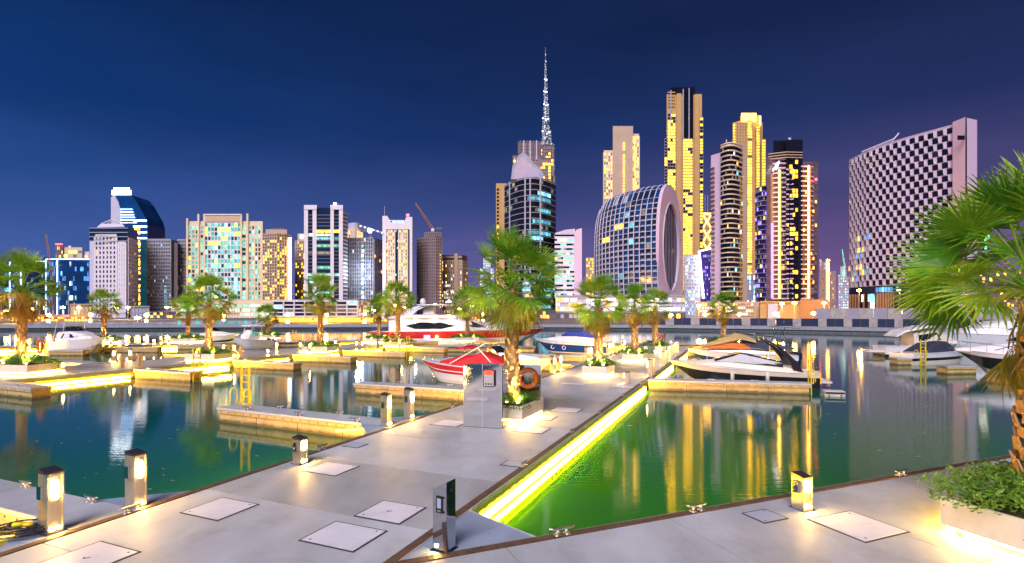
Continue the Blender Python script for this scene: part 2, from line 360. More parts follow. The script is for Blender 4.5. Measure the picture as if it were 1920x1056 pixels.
LADDER = mesh_only(b, 'ladder', 'yellow')

def slots(mb, p0, p1, z, step, d, size, nrm):
    L = (p1 - p0).length; k = int(L / step); t = (p1 - p0).normalized(); a = math.atan2(t.y, t.x)
    for i in range(k):
        c = p0 + t * (i + .5) * step + nrm * d; mb.box((c.x, c.y, z), (size[0], .02, size[1]), a)

# ------------------------------------------------------------ walkways (straight floating pontoons along u)
def walkway(u0, u1, v0, v1, step, first, deck='deck', cols=1, led_r=(), led_l=(), holes_r=None):
    w = bpy.data.objects.new('walkway', None); COL.objects.link(w); struct(w)
    rz = -TH; um = (u0 + u1) / 2; vm = (v0 + v1) / 2
    ubox('pontoon', 'pier_wall', w, UV(um, vm, .0), (v1 - v0 - .22, u1 - u0 - .1, .98), rz)
    ubox('bed', 'groove', w, UV(um, vm, .515), (v1 - v0 - .1, u1 - u0, .05), rz)
    u = first
    while u > u0: u -= step
    while u < u1:
        a, c = max(u, u0), min(u + step, u1)
        if c - a > .1:
            for k in range(cols):
                wv = (v1 - v0 - .36) / cols
                ubox('slab', ('deck_b' if deck == 'deck' and (abs(u - 7.82) < .2 or abs(u - 19.3) < .2 or abs(u - 33.65) < .2) else deck), w, UV((a + c) / 2, v0 + .18 + wv * (k + .5), .545 + R.uniform(-.0015, .0015)), (wv - .012, c - a - .022, .07), rz)
        u += step
    for v, sg in ((v0, -1), (v1, 1)):
        n = int((u1 - u0) / 4)
        for k in range(n):
            ln = (u1 - u0) / n; ubox('edge_beam', 'timber', w, UV(u0 + ln * (k + .5), v - sg * .085, .54 + R.uniform(-.002, .002)), (.15, ln - .01, .105), rz)
        ubox('edge_strip', 'cap', w, UV(um, v - sg * .002, .535), (.022, u1 - u0, .09), rz)
        ubox('rub_rail', 'pier_wall', w, UV(um, v - sg * .07, .40), (.06, u1 - u0 - .1, .1), rz)
    for (a, c) in led_r: ubox('led_strip', 'led' if deck == 'deck' else 'led_amber', w, UV((a + c) / 2, v1 - .085, .12), (.05, c - a, .11), rz)
    for (a, c) in led_l: ubox('led_strip', 'led_amber', w, UV((a + c) / 2, v0 + .085, .125), (.05, c - a, .13), rz)
    if holes_r:
        m = MB(); nrm = UV(0, 1, 0) - UV(0, 0, 0)
        for off in (0, .09): slots(m, UV(holes_r[0] + off, v1, 0), UV(holes_r[1] + off, v1, 0), .315, .42, -.105, (.035, .10), nrm)
        stuff(m.build('drain_slots', 'groove', w))
    return w
MV0, MV1 = -10.5, -4.68
main = walkway(-6, 62, MV0, MV1, 2.87, 4.95, led_r=[(9.2, 30.2), (33.2, 43.6), (46.4, 58)], led_l=[(-2, 4.4), (7.6, 13.4), (16.8, 21.6), (24.6, 36.2), (39, 43.8), (46.6, 58)], holes_r=(8.8, 30.2))
W2V0, W2V1 = -43.6, -37.0
w2 = walkway(4, 62, W2V0, W2V1, 2.9, 5.0, 'deck_far', led_r=[(16.4, 22.6), (24.3, 30.0), (31.6, 36.1), (37.9, 42.6), (44.6, 49.6)], led_l=[(14, 24), (28, 38)])

def hatch(par, p, w, l, rz, mat='plate', mark=False):
    ubox('hatch_rim', 'groove', par, (p.x, p.y, DZ + .0035), (w + .075, l + .075, .006), rz)
    h = ubox('hatch_cover', mat, par, (p.x, p.y, DZ + .007), (w, l, .012), rz)
    for sx, sy in ((.38, .42), (-.38, -.42)):
        d = Vector((math.cos(rz) * w * sx - math.sin(rz) * l * sy, math.sin(rz) * w * sx + math.cos(rz) * l * sy, 0)) ; ubox('lifting_eye', 'black', par, (p.x + d.x, p.y + d.y, DZ + .014), (.035, .03, .004), rz)
    if mark:
        ubox('painted_tick', 'black', par, (p.x - .02, p.y, DZ + .0145), (.09, .022, .003), rz + .9); ubox('painted_tick', 'black', par, (p.x - .065, p.y + .005, DZ + .0145), (.05, .02, .003), rz - .7)
for x, y, w, l, mt, mk in [(733, 960, .94, .82, 'plate', 1), (645, 1005, 1.05, .82, 'plate', 0), (413, 954, .94, .84, 'plate', 0), (165, 1048, .95, .86, 'plate', 1), (621, 879, .94, .8, 'plate', 0),
        (843, 794, .95, .82, 'plate', 0), (997, 806, .95, .8, 'plate', 0), (1062, 769, 1.0, .8, 'plate', 0), (1010, 783, 1.1, .7, 'plate', 0), (964, 870, .50, .42, 'plate_blue', 0), (666, 835, .50, .42, 'plate_blue', 0),
        (1075, 720, 1.3, .6, 'plate', 0), (1170, 726, 1.3, .6, 'plate', 0)]:
    hatch(main, P(x, y), w, l, -TH, mt, mk)
for u in (12.0, 16.0, 19.5, 24.0, 28.5, 36, 41, 49): inst(CLEAT, main, UV(u, MV1 - .1, .592), (0, 0, math.pi / 2 - TH), .95, 'cleat')
for u in (6.35, 11.3, 18.5, 21.2, 27, 33): inst(CLEAT, main, UV(u, MV0 + .1, .592), (0, 0, math.pi / 2 - TH), 1, 'cleat')
for u in (19.5, 26.3, 33.5, 40.2, 47): inst(CLEAT, w2, UV(u, W2V1 - .1, .592), (0, 0, math.pi / 2 - TH), 1.2, 'cleat')

# ------------------------------------------------------------ near deck, set at 45 degrees to the main walkway
NO = P(985, 1010); NE = Vector((.926, .377, 0)); NN = Vector((-.377, .926, 0)); NRZ = math.atan2(.377, .926)
def NP(e, n, z=DZ): q = NO + NE * e + NN * n; return Vector((q.x, q.y, z))
nd = bpy.data.objects.new('near_deck', None); COL.objects.link(nd); struct(nd)
def nbox(name, mat, e0, e1, n0, n1, z0, z1): c = NP((e0 + e1) / 2, (n0 + n1) / 2, (z0 + z1) / 2); return ubox(name, mat, nd, c, (e1 - e0, n1 - n0, z1 - z0), NRZ)
nbox('pontoon', 'pier_wall', -1.2, 22, -7, -.1, -.5, .47); nbox('bed', 'groove', -1.2, 22, -7, -.06, .47, .52)
je = [-3.55, -.42, 2.74, 5.95, 9.15, 12.3, 15.5, 18.7, 21.9]
b = MB()
q0 = touv(NP(0, -.2))
for i in range(len(je) - 1):
    # the slabs stop along the main walkway's right edge
    poly = [NP(je[i] + .008, -.20), NP(je[i + 1] - .008, -.20), NP(je[i + 1] - .008, -3.3), NP(je[i] + .008, -3.3)]
    poly2 = [NP(je[i] + .008, -3.318), NP(je[i + 1] - .008, -3.318), NP(je[i + 1] - .008, -7.0), NP(je[i] + .008, -7.0)]
    for pl in (poly, poly2):
        cl = []; lim = MV1 + .02
        for k in range(4):
            A, B2 = pl[k], pl[(k + 1) % 4]; va, vb = touv(A)[1], touv(B2)[1]
            if va >= lim: cl.append((A.x, A.y))
            if (va - lim) * (vb - lim) < 0: t = (lim - va) / (vb - va); c = A.lerp(B2, t); cl.append((c.x, c.y))
        if len(cl) >= 3:
            m = MB(); m.prism(cl, .51, .581); m.build('slab', 'deck', nd)
for k in range(6): nbox('edge_beam', 'timber', -1.25 + 3.9 * k, 2.63 + 3.9 * k, -.185, -.03, .49, .594)
nbox('edge_strip', 'cap', -.2, 22, -.03, 0, .48, .583); nbox('edge_beam', 'timber', -2.6, -1.26, -.185, -.03, .49, .592); nbox('underbeam', 'pier_wall', -2.6, -1.2, -.6, -.1, -.4, .48)
for e in (.62, 3.45, 6.2, 9.3): inst(CLEAT, nd, NP(e, -.12, .594), (0, 0, NRZ), 1.05, 'cleat')
hatch(nd, P(1607, 986), 1.05, 1.0, NRZ); hatch(nd, P(1434, 968), .52, .46, NRZ, 'plate_blue')
# blue metal corner plates between the two decks
vA, vB = touv(NP(0, -.18))[1], touv(NP(-1, -.18))[1]; eS = -(MV1 + .02 - vA) / (vB - vA)
G0, G1, G2 = UV(8.9, MV1 + .03), NP(.25, -.18), NP(eS, -.18)
mid = G0.lerp(G1, .48)
for tr in ((G0, mid, G2), (mid, G1, G2)):
    c = sum(tr, Vector()) / 3; m = MB(); m.prism([((p.x - c.x) * .985 + c.x, (p.y - c.y) * .985 + c.y) for p in tr], .50, .5835); m.build('corner_plate', 'gusset', nd)
m = MB(); m.prism([(p.x, p.y) for p in (G0, G1, G2)], -.4, .49); m.build('corner_pontoon', 'pier_wall', nd)
d = (G1 - G0); ubox('edge_strip', 'cap', nd, ((G0.x + G1.x) / 2, (G0.y + G1.y) / 2, .54), (d.length, .03, .095), math.atan2(d.y, d.x))

# ------------------------------------------------------------ finger piers
def finger(label, u, v, length, sg, width=.95, rot=0, deck='deck', ladder=None, cleats=(), gus=(1, 1), mid=None, group=None, loc=None, rz=None):
    """sg -1: reaches to smaller v (left), +1: to larger v; u = near edge at the walkway"""
    base = loc or UV(u, v, 0)
    t = thing('finger_pier', label, 'pier', base, (-TH + rot) if rz is None else rz, group)
    X = lambda x: sg * x
    ubox('pontoon', 'pier_wall', t, (X(length / 2), width / 2, 0), (length - .16, width - .16, .96))
    n = max(2, round(length / 2.4)); l = length / n
    for k in range(n): ubox('slab', deck, t, (X(l * (k + .5)), width / 2, .545), (l - .012, width - .05, .07))
    ubox('edge_strip', 'cap', t, (X(length / 2), .012, .535), (length, .03, .085)); ubox('edge_strip', 'cap', t, (X(length / 2), width - .012, .535), (length, .03, .085)); ubox('edge_strip', 'cap', t, (X(length - .005), width / 2, .536), (.03, width, .086))
    ubox('rub_rail', 'pier_wall', t, (X(length / 2), .05, .42), (length - .06, .07, .12)); ubox('rub_rail', 'pier_wall', t, (X(length - .05), width / 2, .42), (.07, width - .06, .12))
    for k in range(1, int(length / 2)): ubox('joint', 'groove', t, (X(k * length / int(length / 2)), .0785, .14), (.02, .012, .46))
    m = MB()
    for k in range(int(length / .42)): m.box((X(.25 + .42 * k), .013, .42), (.05, .006, .045))
    for k in range(2): m.box((X(length - .012), .25 + .45 * k, .42), (.006, .05, .045))
    stuff(m.build('bolts', 'groove', t))
    gs = 1.25
    if gus[0]: m = MB(); m.prism([(0, 0), (X(gs), 0), (0, -gs * .95)], .50, .578); m.build('corner_plate', 'gusset', t); m = MB(); m.prism([(0, .05), (X(gs - .1), .05), (0, -gs * .95 + .1)], -.3, .499); m.build('corner_pontoon', 'pier_wall', t); ubox('edge_strip', 'cap', t, (X(gs / 2), -gs * .475, .55), (gs * 1.38, .03, .075), -sg * math.atan2(-.95, 1) if sg > 0 else math.atan2(-.95, 1) + 1.5193)
    if gus[1]: m = MB(); m.prism([(0, width), (X(gs), width), (0, width + gs * .95)], .50, .578); m.build('corner_plate', 'gusset', t); m = MB(); m.prism([(0, width - .05), (X(gs - .1), width - .05), (0, width + gs * .95 - .1)], -.3, .499); m.build('corner_pontoon', 'pier_wall', t)
    for (cx, cy) in cleats: inst(CLEAT, t, (X(cx), .1 if cy == 0 else width - .1, .582), (0, 0, 0), 1.0, 'cleat')
    if ladder == 'end': inst(LADDER, t, (X(length + .05), width * .45, .58), (0, 0, -sg * math.pi / 2 if sg > 0 else math.pi / 2), 1, 'ladder')
    if ladder == 'side': inst(LADDER, t, (X(length - .35), -.05, .58), (0, 0, 0), 1, 'ladder')
    if ladder == 'top': inst(LADDER, t, (X(length - .4), width + .02, .58), (0, 0, math.pi), 1, 'ladder')
    return t
C4 = ((1.6, 0), (4.2, 0), (6.9, 0), (3.0, 1), (6.0, 1))
finger('grey finger pier at the lower left corner beside the two tall lit pedestals', 5.55, MV0, 9, -1, ladder=None, cleats=((1.2, 1), (3.5, 1)))
finger('finger pier with tall yellow ladder at its tip, left of the main walkway', 14.55, MV0, 8.45, -1, rot=-.03, ladder='top', cleats=C4)
finger('grey finger pier ending just behind the pair of lit pedestals and steel cabinet', 22.9, MV0, 8.3, -1, rot=.02, cleats=C4)
finger('finger pier behind the white boat with open canopy frame', 37.6, MV0, 8.0, -1, cleats=((2, 0), (5, 0)))
finger('finger pier in front of the blue and white cruiser', 45.1, MV0, 8.2, -1, cleats=((2, 0), (5, 0)))
finger('short finger pier behind the blue cruiser near the far palms', 57.5, MV0, 7, -1)
finger('bright yellow lit finger pier on the right with ladder, in front of the black speedboat', 30.35, MV1, 8.35, 1, rot=.19, ladder='end', gus=(0, 0), cleats=((1.0, 0), (3.4, 0), (5.6, 0), (1.2, 1)))
finger('finger pier between the black speedboat and the tan canopy boat', 44.0, MV1, 7.4, 1, rot=.06, gus=(0, 0), ladder='side', cleats=((1.5, 0),))
finger('last finger pier on the right beyond the tan canopy boat', 56.5, MV1, 7, 1, ladder='side')
# float tied to the tip of the right finger
t = thing('mooring_float', 'pale floating mooring block tied to the tip of the right finger pier', 'float', P(1562, 742, 0), -TH + .15)
m = MB(); m.box((0, 0, .10), (.95, .6, .34)); m.build('block', 'cap', t); ubox('fender', 'black', t, (0, -.31, .18), (.9, .04, .08)); 
for k in (-.28, .28): ubox('bolt', 'black', t, (k, -.335, .06), (.06, .02, .06))

W2F = [(15.05, 4.6, 'leftmost finger pier of the middle walkway, cut by the left picture edge', None), (22.75, 5.5, 'second finger pier from the left on the middle walkway, with yellow ladder at its tip', 'end'),
       (30.25, 6.4, 'third finger pier from the left on the middle walkway', None), (36.4, 6.6, 'fourth finger pier from the left on the middle walkway', None),
       (43.0, 7.6, 'fifth finger pier of the middle walkway with a yellow ladder before the red yacht', 'end'), (50.0, 7.8, 'last finger pier at the far end of the middle walkway', None)]
for u, L, lab, lad in W2F: finger(lab, u, W2V1, L, 1, deck='deck_far', ladder=lad, cleats=((1.4, 0), (3.2, 0), (3.0, 1)), gus=(0, 0), group='finger piers of the middle walkway')
for u, L, lab in [(24.0, 9.0, 'finger pier on the far side of the middle walkway behind the orange lifebuoy stand'), (38.0, 8, 'finger pier beside the moored white outboard boat')]:
    finger(lab, u, W2V0, L, -1, deck='deck_far')

# ------------------------------------------------------------ far walkway on the left and other far pontoons, each set along its own line
def pontoon_line(x0, y0, x1, y1, depth, leds=(), name='far_walkway'):
    A, B2 = P(x0, y0), P(x1, y1); d = (B2 - A); L = d.length; a = math.atan2(d.y, d.x)
    w = bpy.data.objects.new(name, None); COL.objects.link(w); struct(w); w.location = (A.x, A.y, 0); w.rotation_euler = (0, 0, a)
    ubox('pontoon', 'pier_wall', w, (L / 2, depth / 2, 0), (L - .1, depth - .2, .98)); n = max(2, round(L / 4))
    for k in range(n): ubox('slab', 'deck_far', w, (L * (k + .5) / n, depth / 2, .54), (L / n - .02, depth - .1, .08))
    ubox('edge_beam', 'timber', w, (L / 2, .0, .54), (L, .12, .1))
    for (c, e) in leds: ubox('led_strip', 'led_amber', w, (L * (c + e) / 2, .085, .16), (L * (e - c), .06, .10))
    return w
pontoon_line(-260, 657, 345, 645.5, 4.6, [(.30, .52), (.74, .78), (.88, .985)])
pontoon_line(345, 645.5, 700, 640, 3.5, [(.05, .2), (.8, .98)])
pontoon_line(735, 649.5, 1000, 652, 3.0, [(.72, .9)])
pontoon_line(1100, 647, 1330, 647, 4.0, [(.05, .4)])
def pxfinger(label, x, y, L, ang, width=1.0, **k): 
    p = P(x, y); return finger(label, 0, 0, L, 1, width=width, loc=(p.x, p.y, 0), rz=ang, deck='deck_far', gus=(0, 0), **k)
pxfinger('grey finger pier below the white fishing cruiser on the left', 90, 656.5, 3.6, -.02)
pxfinger('finger pier under the planter palm at far left, with yellow ladder', 193, 652, 5.6, .1, ladder='end')
pxfinger('finger pier carrying the far row of lamps left of the white speedboat', 330, 646.5, 5.2, .05)
pxfinger('small finger pier beside the outboard motors of the white boat', 500, 641, 4.0, 0, ladder='side')
pxfinger('small grey floating pier under the tall left palm planter', 306, 664.5, 2.6, -.1)
pxfinger('finger pier tip with yellow ladders below the dark canopied boat at right', 1683, 672, 2.6, .1, ladder='side')
pxfinger('stub pier between the two dark hulled boats at right', 1776, 687, 2.4, .1)
pxfinger('pier with yellow ladder beside the black hulled cruiser at far right', 1880, 703, 4.0, .2, ladder='side')

# leaves and foam flecks drifting on the water
m = MB(); q = random.Random(9)
for i in range(90):
    if i < 34: x, y = q.uniform(40, 520), q.uniform(800, 930)
    elif i < 60: x, y = q.uniform(1180, 1330), q.uniform(752, 800)
    else: x, y = q.uniform(1500, 1850), q.uniform(760, 860)
    p = P(x, y, .006); a = q.uniform(-.5, .3); L = q.uniform(.03, .13); w = L * q.uniform(.12, .3); c, s2 = math.cos(a), math.sin(a)
    m.quad((p.x - L * c, p.y - L * s2, .006), (p.x + w * s2, p.y - w * c, .006), (p.x + L * c, p.y + L * s2, .006), (p.x - w * s2, p.y + w * c, .006))
o = stuff(m.build('floating_leaves', 'canvas_tan')); o['label'] = 'small pale leaves drifting on the water'; o['category'] = 'leaves'

# ------------------------------------------------------------ lamp pedestals (lit face looks along local +x)
def pedestal_meshes(h, w=.27, d=.24):
    o = {}
    b = MB(); t = .012
    b.prism([(-w / 2, -d / 2), (w / 2 - .03, -d / 2), (w / 2 - .03, d / 2), (-w / 2, d / 2)], .0, [h - .085, h - .03, h - .03, h - .085] if False else h - .05)
    for sy in (-1, 1): b.box((w / 2 - .015, sy * (d / 2 - t), h / 2 - .02), (.03, 2 * t, h - .06))
    b.box((w / 2 - .015, 0, h - .075), (.03, d, .03)); b.box((w / 2 - .015, 0, .03), (.03, d, .06))
    o['housing'] = mesh_only(b, 'housing', 'warm_steel')
    b = MB(); e = .004
    b.add([(-w / 2 - e, -d / 2 - e, h - .055), (w / 2 + e, -d / 2 - e, h - .055), (w / 2 + e, d / 2 + e, h - .055), (-w / 2 - e, d / 2 + e, h - .055),
           (-w / 2 - e, -d / 2 - e, h + .02), (w / 2 + e, -d / 2 - e, h - .03), (w / 2 + e, d / 2 + e, h - .03), (-w / 2 - e, d / 2 + e, h + .02)],
          [(3, 2, 1, 0), (4, 5, 6, 7), (0, 1, 5, 4), (1, 2, 6, 5), (2, 3, 7, 6), (3, 0, 4, 7)])
    o['cap'] = mesh_only(b, 'cap', 'steel_dark')
    b = MB(); b.box((w / 2 - .027, 0, h / 2), (.006, d - .05, h - .15)); o['panel'] = mesh_only(b, 'panel', 'lamp_panel')
    b = MB(); b.tube([(w / 2 + .012, 0, h * .54), (w / 2 + .012, 0, h * .58), (w / 2 + .012, 0, h * .80), (w / 2 + .012, 0, h * .84)], [.018, .042, .042, .018], 10); o['lamp'] = mesh_only(b, 'lamp', 'lamp', True)
    b = MB()
    b.box((w / 2 + .004, .05, .075), (.016, .045, .03)); b.box((w / 2 + .004, -.05, .075), (.016, .045, .03)); o['foot_light'] = mesh_only(b, 'foot_light', 'lamp_small')
    b = MB(); b.box((0, 0, .006), (w + .10, d + .08, .012)); o['base_plate'] = mesh_only(b, 'base_plate', 'steel')
    b = MB(); b.box((-.01, -d / 2 - .03, h * .66), (.12, .05, .22)); o['socket_box'] = mesh_only(b, 'socket_box', 'steel')
    b = MB(); b.tube([(.02, -d / 2 - .05, h * .68), (.02, -d / 2 - .09, h * .66), (.02, -d / 2 - .11, h * .60)], .022, 8); o['tap'] = mesh_only(b, 'tap', 'navy')
    return o
PT, PS = pedestal_meshes(1.06), pedestal_meshes(.66, .26, .24)
def pedestal(p, rz, label, tall=True, lit=True, group=None, flip=False):
    t = thing('lamp_pedestal', label, 'lamp pedestal', p, rz, group)
    for k, me in (PT if tall else PS).items():
        if k in ('lamp', 'foot_light') and not lit: continue
        if k == 'panel' and not lit: continue
        if k == 'tap' and tall: continue
        o = link(k, me, t)
    return t
PU, PV = math.atan2(C_, S_), -TH                  # headings of +u and +v
NRM = NRZ - math.pi / 2                            # facing the near deck
def at(x, y): return P(x, y)
pedestal(at(96, 997), PV, 'tall lit steel pedestal at lower left, beside the coiled cable')
pedestal(at(255, 950), PV, 'tall lit steel pedestal second from the left edge, above the corner plate')
pedestal(at(563, 869), PV, 'short lit steel pedestal standing alone on the left edge of main walkway', False)
pedestal(at(1504, 954), NRM, 'short lit steel pedestal on the near right deck', False)
pedestal(at(724, 798), PV, 'left one of two tall lit pedestals at the finger pier left of the cabinet')
pedestal(at(767, 784), PV, 'right one of two tall lit pedestals at the finger pier left of the cabinet')
pedestal(at(1176, 720), math.pi - TH, 'short lit pedestal near the bright corner of the right basin', False)
L_ = ['first', 'second', 'third', 'fourth', 'fifth', 'sixth', 'seventh', 'eighth', 'ninth', 'tenth', 'eleventh', 'twelfth']
for i, (x, y) in enumerate([(1219, 707), (1224, 703), (1243, 686), (1248, 683), (1258, 670), (1262, 667), (1270, 660)]):
    pedestal(at(x, y), math.pi - TH, f'{L_[i]} of the tall pedestals receding along right edge of main walkway', True, True, 'pedestals on the right edge of the main walkway')
for i, (x, y) in enumerate([(1036, 699), (1048, 695), (1100, 676), (1106, 674), (1140, 664), (1146, 662), (1168, 656)]):
    pedestal(at(x, y), PV, f'{L_[i]} of the tall pedestals receding along left edge of main walkway behind the lifebuoy', True, True, 'pedestals on the left edge of the main walkway')
i = 0
for x, y, tall, lit in [(102, 692, 0, 1), (116, 698, 0, 1), (214, 681, 1, 1), (227, 690.5, 1, 0), (244, 680, 1, 1), (261, 689.5, 1, 0), (419, 667, 1, 1), (426, 675, 1, 0), (439, 668, 1, 1), (449, 673, 1, 0), (502, 668, 0, 1), (517, 662, 1, 1)]:
    kind = ('lit ' if lit else 'dark backed ') + ('tall' if tall else 'short')
    pedestal(at(x, y), PV if i % 2 else math.pi / 2 - 2.6, f'{kind} steel pedestal, {L_[i]} from the left along the middle walkway', bool(tall), bool(lit), 'pedestals of the middle walkway'); i += 1
for i, (x, y) in enumerate([(563, 661), (581, 664), (616, 658), (629, 655), (668, 657), (679, 657), (708, 654), (748, 652), (757, 652), (771, 649)]):
    pedestal(at(x, y), -1.2, f'small lit pedestal, {L_[i]} from the left at the far end of middle walkway', i not in (2, 9), i not in (6, 8), 'pedestals at the far end of the middle walkway')
for i, (x, y) in enumerate([(36, 652.5), (54, 653), (75, 652), (107, 650), (208, 649), (225, 648.5), (239, 647), (271, 646.5), (289, 646), (303, 645.5), (317, 645)]):
    pedestal(at(x, y), -1.3, f'tiny lit pedestal, {L_[i]} from the left on the far left walkway', i % 3 != 2, True, 'pedestals on the far left walkway')
# dark control pedestal in the foreground, sloped mirror top
p = at(833, 1030); t = thing('service_pedestal', 'mirror steel service pedestal with slanted top and screen in the foreground', 'pedestal', p, math.atan2(-.72, -.69) + .25)
h = 1.10; w, d = .24, .26
m = MB(); m.add([(-w / 2, -d / 2, 0), (w / 2, -d / 2, 0), (w / 2, d / 2, 0), (-w / 2, d / 2, 0), (-w / 2, -d / 2, h - .14), (w / 2, -d / 2, h - .14), (w / 2, d / 2, h), (-w / 2, d / 2, h)],
      [(3, 2, 1, 0), (4, 5, 6, 7), (0, 1, 5, 4), (1, 2, 6, 5), (2, 3, 7, 6), (3, 0, 4, 7)]); m.build('housing', 'mirror', t)
ubox('screen_frame', 'black', t, (w / 2 + .006, .0, .74), (.014, .12, .26)); ubox('screen', 'plate_blue', t, (w / 2 + .015, 0, .76), (.006, .075, .15)); ubox('indicator', 'lamp_panel', t, (w / 2 + .016, 0, .645), (.008, .06, .03))
for sz in (.63, .85): ubox('clip', 'black', t, (w / 2 + .012, .07, sz), (.02, .03, .02))
m = MB(); m.tube([(.0, d / 2, h - .16), (0, d / 2 + .012, h - .16)], .025, 10); m.build('lock', 'black', t)
ubox('base_plate', 'steel', t, (0, 0, .006), (w + .08, d + .08, .012)); ubox('foot_light', 'lamp_small', t, (w / 2 + .006, -.06, .09), (.012, .05, .035))

# coiled cable
t = thing('cable_coil', 'coiled black power cable with yellow plugs on the deck at lower left', 'cable', at(36, 1003), 0)
t.scale = (1.7, 1.7, 1.4)
m = MB(); rr = random.Random(3); pts = []
for k in range(170):
    a = k * .26; r0 = .16 + .07 * math.sin(k * .11) + rr.uniform(-.008, .008); pts.append((r0 * 1.15 * math.cos(a) + .02 * math.sin(k * .05), r0 * .8 * math.sin(a), .02 + .0006 * k + .015 * math.sin(k * .37)))
m.tube(pts, .011, 5); m.build('cable', 'rope', t, True)
m = MB(); m.tube([(-.04, -.02, .13), (.05, .0, .13)], .028, 8); m.tube([(.06, -.01, .13), (.13, .01, .12)], .026, 8); m.build('plug', 'yellow', t, True)
m = MB(); m.tube([(.12, .10, .15), (.20, .07, .16)], .025, 8); m.build('socket', 'white', t, True)

# ------------------------------------------------------------ steel cabinets, call box, lifebuoys
base = at(905, 802); t = thing('steel_cabinet', 'tall two door mirror steel cabinet in front of the central palm', 'cabinet', (base.x, base.y, DZ), -.27)
W_, D_, H_ = 1.30, .62, 2.02
ubox('carcass', 'mirror', t, (0, D_ / 2, H_ / 2), (W_, D_, H_))
for sx in (-1, 1): ubox('door', 'mirror', t, (sx * W_ / 4, -.012, H_ / 2), (W_ / 2 - .012, .02, H_ - .03))
ubox('side_panel', 'mirror', t, (W_ / 2 + .012, D_ / 2, H_ / 2), (.02, D_ - .03, H_ - .03))
for sx in (-W_ / 2, 0, W_ / 2): ubox('edge_trim', 'cap', t, (sx, -.026, H_ / 2), (.014, .012, H_ - .01))
ubox('plinth', 'groove', t, (0, D_ / 2, .012), (W_ + .03, D_ + .03, .024))
m = MB(); m.box((.16, .14, H_ + .035), (.75, .03, .05)); 
for k in range(9): m.box((-.14 + .075 * k, .10, H_ + .03), (.045, .03, .055))
m.build('top_rail', 'steel', t)
cb = thing('call_box', 'rounded emergency call box with red top light on the steel cabinet door', 'call box', t.matrix_world @ Vector((0, 0, 0)), 0)
cb.location = (base.x, base.y, DZ); cb.rotation_euler = t.rotation_euler
def rrect(cx, cz, w, h, r, n=5):
    o = []
    for (sx, sz, a0) in ((1, 1, 0), (-1, 1, 90), (-1, -1, 180), (1, -1, 270)):
        for k in range(n + 1): a = rad(a0 + 90 * k / n); o.append((cx + sx * (w / 2 - r) + r * math.cos(a), cz + sz * (h / 2 - r) + r * math.sin(a)))
    return o
m = MB(); m.vprism(rrect(.24, 1.62, .40, .56, .07), -.10, -.02); m.build('bezel', 'black', cb)
m = MB(); m.vprism(rrect(.24, 1.56, .33, .38, .03), -.115, -.095); m.build('front_plate', 'callbox', cb)
m = MB(); m.vprism(rrect(.24, 1.795, .33, .14, .05), -.125, -.095); m.build('alarm_light', 'callbox_top', cb)
for k in range(3): ubox('button', 'black', cb, (.15 + .09 * k, -.12, 1.44), (.05, .016, .05))
def lifebuoy(label, p, rz, R0=.36, stand=True, h=1.35):
    t = thing('lifebuoy', label, 'lifebuoy', p, rz)
    m = MB(); m.ring((0, -.09, h), R0, .085, (0, 1, 0), 28, 8); m.build('ring', 'orange', t, True)
    m = MB()
    for a in (45, 135, 225, 315): m.ring((R0 * math.cos(rad(a)), -.09, h + R0 * math.sin(rad(a))), .092, .012, (-math.sin(rad(a)), 0, math.cos(rad(a))), 12, 5)
    m.build('band', 'white', t)
    if stand: ubox('stand', 'steel', t, (R0 + .32, 0, (h + .5) / 2), (.18, .12, h + .5)); ubox('bracket', 'steel', t, (.2, .02, h), (R0 + .5, .05, .08))
    return t
base = at(988, 771); c2 = thing('lifebuoy_cabinet', 'narrow mirror steel cabinet holding the lifebuoy behind the central planter', 'cabinet', (base.x + .05, base.y + .25, DZ), -TH + .34)
ubox('carcass', 'mirror', c2, (0, .14, .85), (1.0, .24, 1.7)); ubox('edge_trim', 'cap', c2, (.5, -.0, .85), (.02, .30, 1.7)); ubox('edge_trim', 'cap', c2, (-.5, -.0, .85), (.02, .30, 1.7)); ubox('plinth', 'groove', c2, (0, .14, .012), (1.03, .27, .024))
lifebuoy('orange lifebuoy with red lettering on the steel cabinet beside the central palm', (c2.location.x, c2.location.y, DZ), -TH + .34, .32, False, 1.22)
m = MB(); 
lifebuoy('orange lifebuoy on a steel stand by the leftmost planter', P(78, 693), -.6, .42, True, 1.5)
lifebuoy('small orange lifebuoy near the stern of the red yacht', P(737, 653), -.2, .40, True, 1.3)
lifebuoy('orange lifebuoy by the farthest planter of the main walkway', P(1233, 655), 0, .38, True, 1.25)
t = thing('litter_bin', 'green litter bin in front of the farthest planter on main walkway', 'bin', P(1221, 663), -TH)
m = MB(); m.prism([(-.28, -.25), (.28, -.25), (.28, .25), (-.28, .25)], .03, .95); m.build('body', 'green_bin', t); ubox('lid', 'steel_dark', t, (0, 0, 1.0), (.62, .56, .08)); ubox('slot', 'black', t, (0, -.252, .8), (.36, .02, .12))

